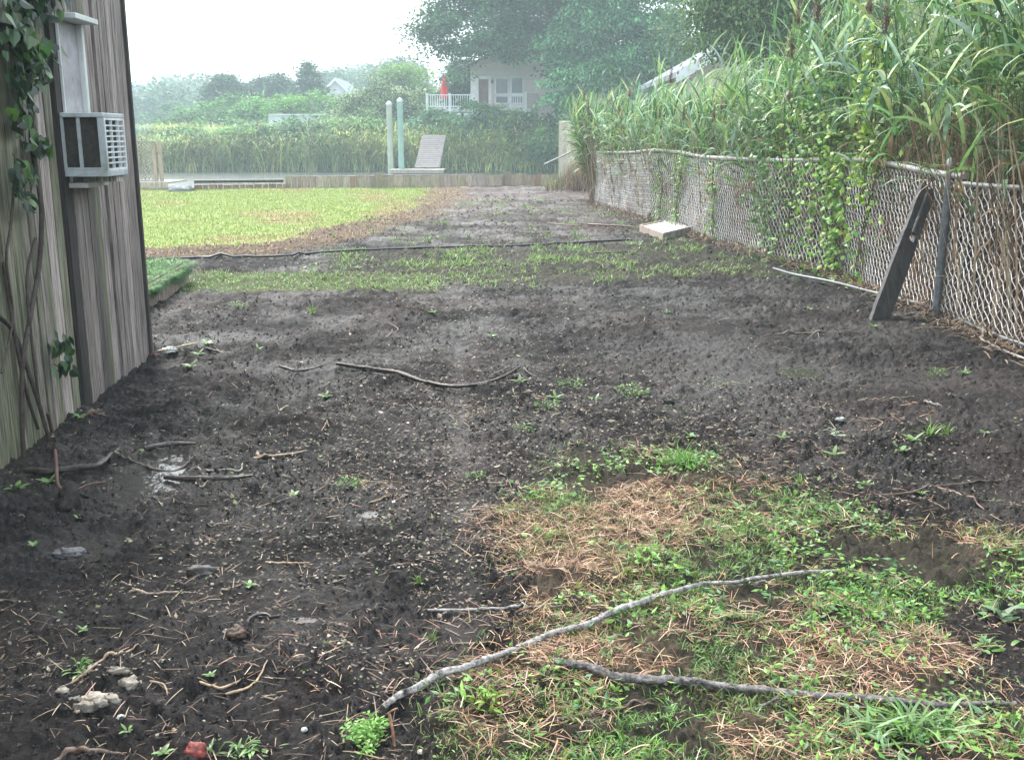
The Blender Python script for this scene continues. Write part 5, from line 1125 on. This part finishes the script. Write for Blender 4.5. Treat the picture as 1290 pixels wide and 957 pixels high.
mb.build('wood_chips', M['chip'], kind='stuff', label='small pale wood chips and leaf scraps scattered on the dark soil', cat='wood chips')
# root fibres and thin stems
N = 16000; th = g.uniform(-.62, .62, N); r_ = np.exp(g.uniform(math.log(1.9), math.log(24), N)); X = r_ * np.sin(th); Y = r_ * np.cos(th); z_ = zones(X, Y); keep = ~(z_[0] | z_[4]) & (vn(X * 1.6, Y * 1.6, 56) > .3); X, Y = X[keep], Y[keep]; N = len(X); zg = H(X, Y)
mb = MB(); blades(mb, np.stack([X, Y, zg + .003], 1), g.uniform(0, 6.28, N), np.radians(g.uniform(-8, 18, N)), g.uniform(.015, .075, N) * (1 + Y / 30), g.uniform(.0012, .003, N) * (1 + Y / 12), g.uniform(-.1, .5, N), pal(N, [(.20, .14, .10), (.13, .085, .06), (.32, .25, .18), (.08, .055, .045)], .2, g=g), n=3, prof=[.8, 1, .9, .5])
mb.build('root_fibres', M['straw'], kind='stuff', label='thin torn root fibres and stems strewn over the soil', cat='roots')
# soil crumbs
N = 150000; th = g.uniform(-.62, .62, N); r_ = np.exp(g.uniform(math.log(1.9), math.log(27), N)); X = r_ * np.sin(th); Y = r_ * np.cos(th); z_ = zones(X, Y); keep = ~(z_[0] | (z_[4] & (g.random(N) < .8))) & (vn(X * 5, Y * 5, 57) * .5 + vn(X * 1.2, Y * 1.2, 59) * .5 + .12 * g.standard_normal(N) > .5) & (g.random(N) > .55 * sst(5, 11, Y)) & (np.abs(X + .054 * Y) > .05); X, Y = X[keep], Y[keep]; N = len(X)
zg = H(X, Y); s_ = (.0015 + .0075 * g.random(N) ** 2.2) * (.6 + Y / 7); oc = np.array([[1, 0, 0], [0, 1, 0], [-1, 0, 0], [0, -1, 0], [0, 0, 1], [0, 0, -1]], float); V = np.stack([X, Y, zg + s_ * .1], 1)[:, None] + oc[None] * s_[:, None, None] * g.uniform(.55, 1.3, (N, 6, 1))
F = (np.arange(N) * 6)[:, None, None] + np.array([[0, 1, 4], [1, 2, 4], [2, 3, 4], [3, 0, 4], [1, 0, 5], [2, 1, 5], [3, 2, 5], [0, 3, 5]])[None]
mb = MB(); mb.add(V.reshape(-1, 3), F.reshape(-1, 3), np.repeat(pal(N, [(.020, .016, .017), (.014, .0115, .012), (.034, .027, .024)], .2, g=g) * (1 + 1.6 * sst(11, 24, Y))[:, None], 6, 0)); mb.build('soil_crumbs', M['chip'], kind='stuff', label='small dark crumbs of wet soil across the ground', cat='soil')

# ------------------------------------------------------------------ branches and sticks
def stick(name, label, pts, r, c_, twigs=(), cat='stick', group=None, lift=None, mt='wetwood', seed=0, knob=.18, raise_=0.0):
    g = np.random.default_rng(seed + 400); P = ground_path(pts, lift if lift is not None else r * .55, 22 if r > .009 else 10); P[:, 2] += raise_
    n = len(P); ix_ = np.arange(n) * (.07 if r > .009 else .3); kx = np.stack([np.interp(ix_, np.arange(400), np.random.default_rng(seed * 2 + 1).normal(0, 1, 400)), np.interp(ix_, np.arange(400), np.random.default_rng(seed * 2 + 2).normal(0, 1, 400))], 1); P[:, :2] += kx * r * .6
    P[:, :2] += (r * .30 * np.stack([fbm(np.arange(n) * .5, np.full(n, seed * 3.3), 3, 2), fbm(np.arange(n) * .35, np.full(n, seed * 5.1), 3, 3)], 1))
    rr = r * np.interp(np.linspace(0, 1, n), [0, .1, .6, 1], [.75, 1, .9, .45]) * (1 + knob * fbm(np.arange(n) * .8, np.full(n, seed + .5), 3, 6))
    cc = np.array(c_)[None] * (1 + .25 * fbm(np.arange(n) * .6, np.full(n, seed + 9.), 3, 4))[:, None]
    mb = MB(); nsd = 14 if r > .009 else 9; mb.tube(P, rr, cc, nsd)
    if r > .009:      # gnarled bark: push every vertex in or out
        V = mb.v[0].astype(float); ctr = np.repeat(P, nsd, 0); ai = np.tile(np.arange(nsd), n); li = np.repeat(np.arange(n), nsd)
        k_ = 1 + .30 * fbm(ai * 1.7 + seed, li * .05, 3, 61) + .45 * (vn(ai * 2.3, li * .35, 62) - .5) + .25 * (vn(ai * .6, li * .04, 63) - .5); mb.v[0] = (ctr + (V - ctr) * k_[:, None]).astype(np.float32)
    for tw in twigs:
        Q = ground_path(tw, r * .8, 6); mb.tube(Q, np.linspace(r * .5, r * .22, len(Q)), c_, 7)
    return mb.build(name, M[mt], label=label, cat=cat, group=group)
GB = (.22, .20, .19); DB = (.055, .042, .038); TB = (.36, .25, .16)
stick('branch', 'long pale grey branch running diagonally from the dark soil into the grass', [(478, 893), (520, 882), (560, 862), (600, 849), (650, 832), (700, 808), (740, 797), (775, 785), (815, 771), (850, 757), (900, 747), (950, 741), (1010, 731), (1056, 727)], .0095, (.34, .315, .305), [[(612, 845), (606, 860)], [(888, 750), (905, 765)], [(520, 882), (500, 876)], [(775, 785), (768, 776)], [(950, 741), (962, 733), (970, 735)], [(700, 808), (716, 813)]], 'branch', seed=1, mt='deadwood', raise_=.007)
stick('branch', 'thick grey branch lying flat across the bottom right grass with a short side twig', [(700, 855), (760, 860), (800, 868), (860, 873), (930, 881), (1000, 887), (1080, 890), (1160, 893), (1230, 891), (1278, 888)], .0118, (.19, .17, .165), [[(992, 882), (970, 893), (950, 905)], [(745, 858), (752, 847)], [(1100, 892), (1120, 884), (1135, 886)], [(1200, 893), (1215, 901)], [(870, 874), (862, 866)]], 'branch', seed=2, mt='deadwood')
stick('branch', 'long dark curved branch lying on bare soil in the middle of the yard', [(425, 468), (470, 474), (505, 478), (535, 488), (565, 494), (600, 493), (630, 485), (655, 467)], .013, (.04, .03, .028), [[(655, 467), (668, 478), (676, 486)], [(640, 489), (665, 490)]], 'branch', seed=3)
sticks = [('short dark twig left of the curved branch', [(353, 465), (372, 469), (392, 466), (408, 462)], .010, DB), ('dark stick lying behind the puddle near the shed', [(180, 567), (215, 560), (252, 560)], .012, DB),
 ('crooked thin stick crossing the puddle by the shed', [(105, 583), (150, 577), (185, 584), (215, 587), (235, 580), (247, 568)], .007, (.10, .075, .065)), ('thick wet stick right of the puddle', [(205, 597), (240, 604), (285, 606), (318, 607)], .012, (.07, .055, .05)),
 ('thin grey twig hooked at its right end right of the puddle', [(236, 589), (270, 592), (300, 593), (306, 585)], .006, (.25, .22, .2)), ('straight tan reed stem lying right of the shed', [(320, 579), (350, 575), (386, 570)], .006, TB),
 ('dark root lying from the shed foot to the puddle', [(30, 590), (80, 592), (125, 588), (150, 570)], .014, DB), ('pale thin stick half buried left of the straw', [(540, 769), (600, 767), (660, 768), (712, 764)], .005, (.28, .26, .25)),
 ('thin dark twig in the grass at the bottom middle', [(700, 915), (740, 905), (785, 894), (822, 892)], .0055, (.12, .075, .06)), ('orange brown stick in the dark soil left of centre', [(335, 710), (360, 709), (396, 707)], .004, TB),
 ('rough brown stick at the bottom left corner', [(62, 953), (95, 945), (150, 937)], .008, (.13, .08, .055)), ('tan bent stick above the mortar lump', [(88, 862), (125, 838), (150, 828), (176, 812)], .0045, TB),
 ('pale forked twig in the left soil', [(158, 740), (190, 742), (222, 740), (255, 743)], .0045, (.30, .22, .17)), ('small tan twig by the curved metal strip', [(285, 872), (320, 862), (338, 838)], .004, TB), ('curly twig right of the small weed at lower left', [(250, 862), (280, 868), (308, 860)], .004, TB),
 ('reddish twig in the soil above the right grass', [(1180, 615), (1205, 621), (1222, 630), (1242, 640)], .0055, (.24, .14, .11)), ('long thin stem lying in soil at the right edge', [(1090, 628), (1150, 622), (1200, 612), (1285, 606)], .005, (.15, .10, .08)),
 ('tan stalk on the soil in front of the leaning plank', [(1150, 417), (1180, 417), (1206, 418)], .006, TB), ('thin pale stalk left of the plank foot', [(975, 420), (1030, 419), (1085, 418)], .005, (.28, .22, .17)), ('brown stick lying near the pale tray', [(742, 286), (775, 288), (800, 289)], .018, (.16, .09, .06)),
 ('rusty rod beyond the hose', [(690, 284), (725, 287), (760, 288)], .012, (.20, .11, .08)), ('pale stick near the white scrap beside the shed corner', [(198, 447), (225, 445), (250, 440)], .01, (.34, .27, .2)), ('dark stick right of the leaf scraps at the shed corner', [(260, 443), (280, 444), (297, 447)], .009, DB),
 ('thin reed stem across the soil right of centre', [(1075, 505), (1110, 505), (1150, 503)], .004, (.22, .24, .14)), ('short stick above the right puddle', [(1163, 508), (1190, 515)], .006, (.3, .27, .24)), ('reddish straw stem reaching into the dead grass', [(590, 637), (620, 642), (650, 650)], .004, (.32, .2, .14)),
 ('thin black stick lying in front of the weedy band', [(740, 320), (765, 320), (790, 318)], .012, DB), ('short rusty twig below the wheel rut', [(465, 630), (500, 622)], .004, TB)]
for k, (lb1, pts, r_, c_) in enumerate(sticks): stick('stick', lb1, pts, r_, c_, seed=10 + k)
g = np.random.default_rng(77)
for k in range(90):   # small unremarkable twigs all over the dark soil
    px, py = g.uniform(20, 1270), g.uniform(400, 940); p = G(px, py)
    if bool(zones(p[0:1], p[1:2])[4][0]) or (px < 190 and py < 610): continue
    Lk_ = g.uniform(10, 34); a_ = g.normal(0, .6); m1 = (px + Lk_ * .5, py - Lk_ * .25 * math.sin(a_) + g.normal(0, 3))
    stick('twig', 'small bare twig lying loose on the dark soil', [(px, py), m1, (px + Lk_ * math.cos(a_), py - Lk_ * .45 * math.sin(a_))], g.uniform(.0018, .0042), [TB, DB, (.26, .19, .14), (.14, .09, .07)][k % 4], cat='twig', group='small twigs on the dark soil', seed=60 + k)
def reed_stub():
    b_ = G(497, 935); t_ = A(490, 897, b_[1] + .02); mb = MB(); b_[2] = Hs(b_[0], b_[1]) - .02; mb.tube(spline([b_, (b_ + t_) / 2 + [.003, 0, 0], t_], 4), .004, (.40, .20, .12), 8)
    mb.tube(spline([t_, t_ + np.array([.012, 0, .008]), t_ + np.array([.022, 0, .012])], 3), .002, (.40, .22, .12), 6); mb.build('stalk', M['wetwood'], label='orange brown broken stalk standing upright at the bottom beside the feathery weed', cat='stalk')
reed_stub()

# ------------------------------------------------------------------ stones, lumps, scraps
def lump(name, label, px, py, rx, ry, rz, c_, seed, cat, mt='stone', amp=.55, fr=2.0, group=None):
    p = G(px, py); mb = blob((p[0], p[1], Hs(p[0], p[1]) + rz * .1), rx, ry, rz, c_, seed, 22, 14, amp, fr); return mb.build(name, M[mt], label=label, cat=cat, group=group)
lump('stone', 'dark wet flat stone in the left soil beneath the tan chips', 252, 720, .055, .03, .025, (.07, .062, .058), 1, 'stone')
lump('stone', 'round dark pebble lying alone left of the dead grass', 523, 685, .02, .02, .02, (.09, .07, .055), 2, 'stone')
lump('soil_clod', 'black clod of earth behind the green tuft right of centre', 938, 549, .05, .035, .03, (.018, .016, .016), 3, 'clod')
lump('soil_clod', 'small black clod left of the right puddle grass', 842, 506, .03, .02, .015, (.02, .018, .018), 4, 'clod')
lump('brick_fragment', 'broken red brick piece at the very bottom left of centre', 247, 948, .028, .022, .022, (.26, .045, .035), 5, 'brick', amp=.3)
lump('stone', 'rusty brown stone next to the curved metal strip', 297, 800, .03, .025, .022, (.11, .065, .045), 6, 'stone')
lump('stone', 'small greenish white stone left of the rusty stone', 286, 797, .012, .01, .012, (.35, .37, .3), 7, 'stone')
lump('stump', 'small dark tree stump among the vine roots by the shed', 86, 632, .045, .045, .075, (.03, .024, .022), 8, 'stump', mt='bark', amp=.4)
lump('stone', 'pale bluish leaf shaped stone in the right soil', 1058, 620 - 90, .03, .022, .012, (.35, .38, .36), 9, 'stone', amp=.3)
lump('stone', 'grey rock protruding at the shallow puddle on the left', 88, 690, .07, .035, .022, (.10, .10, .11), 10, 'stone')
lump('paper_scrap', 'crumpled white paper scrap near the shed corner', 214, 446, .045, .03, .022, (.62, .62, .6), 11, 'paper', mt='cloth', amp=.7, fr=3)
lump('stone', 'dark red rag like lump at the foot of the shed corner', 196, 447, .04, .03, .03, (.09, .03, .03), 12, 'lump')
lump('leaf_pile', 'curled brown leaf lump at the foot of the mossy boards', 118, 517, .06, .05, .03, (.11, .07, .05), 13, 'leaf pile', amp=.8, fr=3)
mo = empty('mortar_lump', G(125, 885), 'pale broken mortar pieces in the bottom left soil', 'mortar')
for k, (px, py, rx, ry, rz) in enumerate(((90, 880, .03, .022, .012), (112, 890, .035, .02, .015), (140, 885, .025, .016, .014), (165, 868, .032, .022, .018), (150, 857, .035, .012, .01), (128, 893, .02, .014, .012), (80, 872, .016, .014, .01), (120, 882, .03, .02, .012))):
    p = G(px, py); part(blob((p[0], p[1], Hs(p[0], p[1]) + .002), rx, ry, rz, np.array((.29, .25, .205)) * (.8 + .06 * k), 30 + k, 14, 9, .6, 2.6), 'fragment', M['stone'], mo)
mb = MB(); c0 = G(326, 780); a = np.linspace(.5, 5.2, 26); rr_ = .034
P = np.stack([c0[0] + rr_ * np.cos(a), c0[1] + rr_ * 1.5 * np.sin(a), np.full(26, Hs(c0[0], c0[1]) + .012)], 1); P = np.vstack([P[0] + [.03, .0, .006], P]); mb.tube(P, .0055, (.03, .028, .028), 7)
mb.build('metal_hook', M['hose'], label='dark curved metal strip half buried in the lower left soil', cat='metal strip')
g = np.random.default_rng(81)
pb_ = [lump('pebble', 'small pale pebble lying on the dark soil', 345 + 40 * k, 640 + 50 * k, .008, .007, .005, c_, 50 + k, 'pebble', group='pale pebbles on the soil', amp=.3) for k, c_ in enumerate(((.42, .38, .32), (.30, .24, .18), (.5, .5, .47)))]
for o in pb_:
    me = o.data; n = len(me.vertices); v = np.empty(n * 3, np.float32); me.vertices.foreach_get("co", v); v = v.reshape(-1, 3); m0 = v.mean(0); v -= m0; me.vertices.foreach_set("co", v.ravel()); o.location = m0; me.update()
for k in range(60):
    px, py = g.uniform(10, 1280), g.uniform(560, 950); p = G(px, py)
    if bool(zones(p[0:1], p[1:2])[4][0]) or (px < 200 and py < 640): continue
    dup(pb_[k % 3], (p[0], p[1], Hs(p[0], p[1]) + .004), g.uniform(0, 6.28), g.uniform(.5, 1.3))

# ------------------------------------------------------------------ small weeds
def weed(kind, seed):
    g = np.random.default_rng(seed); mb = MB()
    if kind == 'tuft':
        N = 26; blades(mb, np.stack([g.normal(0, .008, N), g.normal(0, .008, N), np.zeros(N)], 1), g.uniform(0, 6.28, N), np.radians(g.uniform(25, 85, N)), g.uniform(.04, .10, N), .005, g.uniform(.3, 1.4, N), pal(N, [(.13, .24, .05), (.18, .30, .07)], .2, g=g), n=4)
    elif kind == 'rosette':
        N = 9; blades(mb, np.zeros((N, 3)) + [0, 0, .004], np.arange(N) * 2.4, np.radians(g.uniform(15, 50, N)), g.uniform(.03, .055, N), g.uniform(.014, .02, N), g.uniform(.3, 1.0, N), pal(N, [(.13, .24, .07), (.17, .28, .10)], .15, g=g), n=4, prof=[.25, .8, 1, .7, .05])
    else:
        N = 80; a = g.uniform(0, 6.28, N); r_ = g.random(N) ** .7 * .07; P = np.stack([r_ * np.cos(a), r_ * np.sin(a), g.uniform(.005, .07, N) * (1 - r_ * 6)], 1)
        leaves(mb, P, np.stack([np.cos(a), np.sin(a), g.uniform(-.2, .6, N)], 1), g.standard_normal((N, 3)) * .4 + [0, 0, 1], g.uniform(.012, .026, N), g.uniform(.006, .012, N), pal(N, [(.12, .26, .05), (.17, .33, .07)], .2, g=g))
        for k in range(7): mb.tube([[0, 0, 0], [.03 * math.cos(k), .03 * math.sin(k), .03], [.06 * math.cos(k), .06 * math.sin(k), .045]], .0015, (.1, .16, .05), 4)
    return mb
wl = {'tuft': 'small tuft of fresh green grass sprouting from the dark soil', 'rosette': 'little flat leaved weed seedling on the dark soil', 'feathery': 'small feathery weed on the dark soil'}
pro = {k: weed(k, 5 + i).build('weed_' + ('tuft' if k == 'tuft' else 'seedling' if k == 'rosette' else 'sprig'), M['leaf'], label=wl[k], cat='weed', group={'tuft': 'grass tufts in the soil', 'rosette': 'weed seedlings in the soil', 'feathery': 'feathery weeds in the soil'}[k]) for i, k in enumerate(('tuft', 'rosette', 'feathery'))}
used = set()
def putw(kind, px, py, s_, rz=None, label=None, group=True):
    p = G(px, py); loc = (p[0], p[1], Hs(p[0], p[1]) - .003); o = pro[kind]
    if kind not in used: used.add(kind); o.location = loc; o.scale = (s_,) * 3
    else:
        o = o.copy(); col.objects.link(o); o.location = loc; o.scale = (s_,) * 3; o.rotation_euler = (0, 0, g.uniform(0, 6.28))
    if label:
        if o is pro[kind]: o = o.copy(); col.objects.link(o)
        o['label'] = label
        if 'group' in o: del o['group']
WT = [(395, 397, 1.3), (605, 318, 1.6), (613, 328, 1.3), (530, 735, .5), (545, 800, .5), (860, 590, 1.6), (755, 355, 1.2), (540, 305, 1.6), (660, 260, 2), (690, 300, 1.6), (470, 295, 1.5), (590, 300, 1.5), (725, 300, 1.6), (1010, 610, 1), (1170, 560, 1.3), (1195, 548, 1), (420, 300, 1.5), (560, 285, 2), (800, 500, .9), (448, 610, .8), (1255, 390, 1.4), (1005, 352, 1.6)]
for a_, b_, s_ in WT: putw('tuft', a_, b_, s_)
WR = [(315, 738, .7), (105, 790, .5), (205, 945, .6), (160, 920, .5), (42, 683, .7), (265, 852, .5), (240, 465, 1.3), (262, 437, 1.6), (250, 448, 1.2), (870, 553, 1), (1050, 575, 1.2), (1090, 610, .9), (1160, 622, .7), (1215, 470, 1.1), (1150, 560, 1.3), (1135, 573, 1.2), (985, 560, .9), (700, 505, 1.2), (655, 490, 1.2), (410, 500, 1), (620, 430, 1), (1020, 392, 1.2), (840, 395, 1), (100, 525, 1.3), (1100, 415, 1.2), (60, 598, 1.2), (20, 610, 1.3), (100, 650, .6), (545, 400, 1), (930, 640, 1), (450, 340, 1.4), (1240, 550, .9), (370, 620, .8), (750, 505, 1), (325, 440, 1.1)]
for a_, b_, s_ in WR: putw('rosette', a_, b_, s_)
WF = [(438, 612, .7), (795, 500, 1.2), (720, 490, 1), (600, 600, .6), (690, 520, .9), (660, 545, .8), (1180, 470, .9), (300, 395, 1), (240, 440, 1), (785, 710, .5)]
for a_, b_, s_ in WF: putw('feathery', a_, b_, s_)
def bigweed(name, label, px, py, n, Ln, Wd, cols, seed, el_=(20, 75), spread=.02, kind='blade', stretch=(1, 1)):
    g = np.random.default_rng(seed); p = G(px, py); root = empty(name, (p[0], p[1], Hs(p[0], p[1])), label, 'weed'); mb = MB()
    P = np.stack([p[0] + g.normal(0, spread * stretch[0], n), p[1] + g.normal(0, spread * stretch[1], n), np.zeros(n)], 1); P[:, 2] = H(P[:, 0], P[:, 1]) + g.uniform(0, .01, n)
    blades(mb, P, g.uniform(0, 6.28, n), np.radians(g.uniform(*el_, n)), g.uniform(*Ln, n), g.uniform(*Wd, n), g.uniform(.3, 1.5, n), pal(n, cols, .15, g=g), n=5, prof=[.5, .9, 1, .8, .45, .03])
    part(mb, 'foliage', M['leaf'], root); mb = MB()
    for k in range(6):
        a_ = g.uniform(0, 6.28); q0 = np.array([p[0], p[1], Hs(p[0], p[1]) + .003]); q1 = q0 + np.array([math.cos(a_) * Ln[1] * .9, math.sin(a_) * Ln[1] * .6, .03]); mb.tube(spline([q0, (q0 + q1) / 2 + [0, 0, .015], q1], 3), .0018, np.array(cols[0]) * 1.1, 5)
    part(mb, 'stem', M['leaf'], root)
GC = [(.14, .26, .07), (.20, .32, .12), (.17, .28, .13), (.10, .2, .05)]
bigweed('crabgrass', 'wide crabgrass clump with long pale blades below the thick branch at bottom right', 1150, 925, 150, (.05, .14), (.005, .010), GC, 1, (5, 60), .07, stretch=(1.4, .4))
bigweed('weed_plant', 'broad leaved grey green plant at the right edge of the grass', 1258, 775, 26, (.03, .07), (.018, .028), [(.16, .25, .13), (.2, .3, .17)], 2, (10, 60), .025)
bigweed('weed_plant', 'broad leaved weed left of the thick branch end, in the bare right soil', 1245, 810, 22, (.02, .05), (.012, .02), GC, 3, (10, 60), .02)
bigweed('weed_plant', 'low green weed at the bottom left of centre beside the brick piece', 305, 940, 40, (.02, .05), (.006, .011), GC, 4, (5, 60), .03, stretch=(1.3, .4))
bigweed('weed_plant', 'small spreading weed above the mortar pieces', 100, 847, 16, (.02, .045), (.007, .011), GC, 5, (0, 40), .012)
bigweed('weed_plant', 'bright yellow green leafy weed under the fork of the diagonal branch', 610, 890, 34, (.02, .055), (.010, .016), [(.20, .36, .05), (.26, .42, .07)], 6, (10, 80), .02)
bigweed('grass_clump', 'fresh bright grass clump right of the middle green patch', 862, 592, 130, (.05, .10), (.004, .007), [(.15, .32, .07), (.2, .38, .1)], 7, (40, 88), .045, stretch=(1, .4))
bigweed('weed_plant', 'tall green weed clump at the upper right of the grass patch', 1060, 655, 60, (.03, .07), (.010, .016), GC, 8, (10, 70), .06)
bigweed('weed_plant', 'flat white green dead leaf weed by the right puddle', 1052, 543, 8, (.04, .07), (.02, .03), [(.35, .42, .32)], 9, (0, 20), .012)
p = G(470, 935); fr_ = empty('feathery_weed', (p[0], p[1], 0), 'large bright feathery weed at the bottom beside the upright stalk', 'weed'); mb = MB(); g2 = np.random.default_rng(6)
for k in range(9):
    a_ = g2.uniform(1.2, 4.6) if k < 6 else g2.uniform(0, 6.28); L_ = g2.uniform(.05, .10); q = np.array([p[0] + .01, p[1] - .01, Hs(p[0], p[1])]); e_ = q + [math.cos(a_) * L_, math.sin(a_) * L_ * .8, .03]
    S = spline([q, (q + e_) / 2 + [0, 0, .02], e_], 6); mb.tube(S, .0016, (.2, .34, .1), 5)
    n = 60; i = g2.integers(3, len(S), n); Q = S[i] + g2.normal(0, .009, (n, 3)); leaves(mb, Q, g2.standard_normal((n, 3)) * [1, 1, .4], g2.standard_normal((n, 3)) * .4 + [0, 0, 1], .016, .007, pal(n, [(.18, .38, .07), (.24, .45, .10)], .15, g=g2))
part(mb, 'foliage', M['leaf'], fr_)

# ------------------------------------------------------------------ misty air
m = bpy.data.materials.new('haze'); m.use_nodes = True; t = m.node_tree; t.nodes.clear()
ov = t.nodes.new("ShaderNodeOutputMaterial"); pv = t.nodes.new("ShaderNodeVolumePrincipled"); pv.inputs['Density'].default_value = .0026; pv.inputs['Color'].default_value = (.80, .97, 1.0, 1); pv.inputs['Anisotropy'].default_value = 0.0
t.links.new(pv.outputs[0], ov.inputs['Volume'])
mb = MB(); mb.box((-640, -640, -3.5), (640, 640, 24), (1, 1, 1)); hz2 = mb.build('haze', m, kind='stuff', label='pale misty air thinning the far bank', cat='haze')
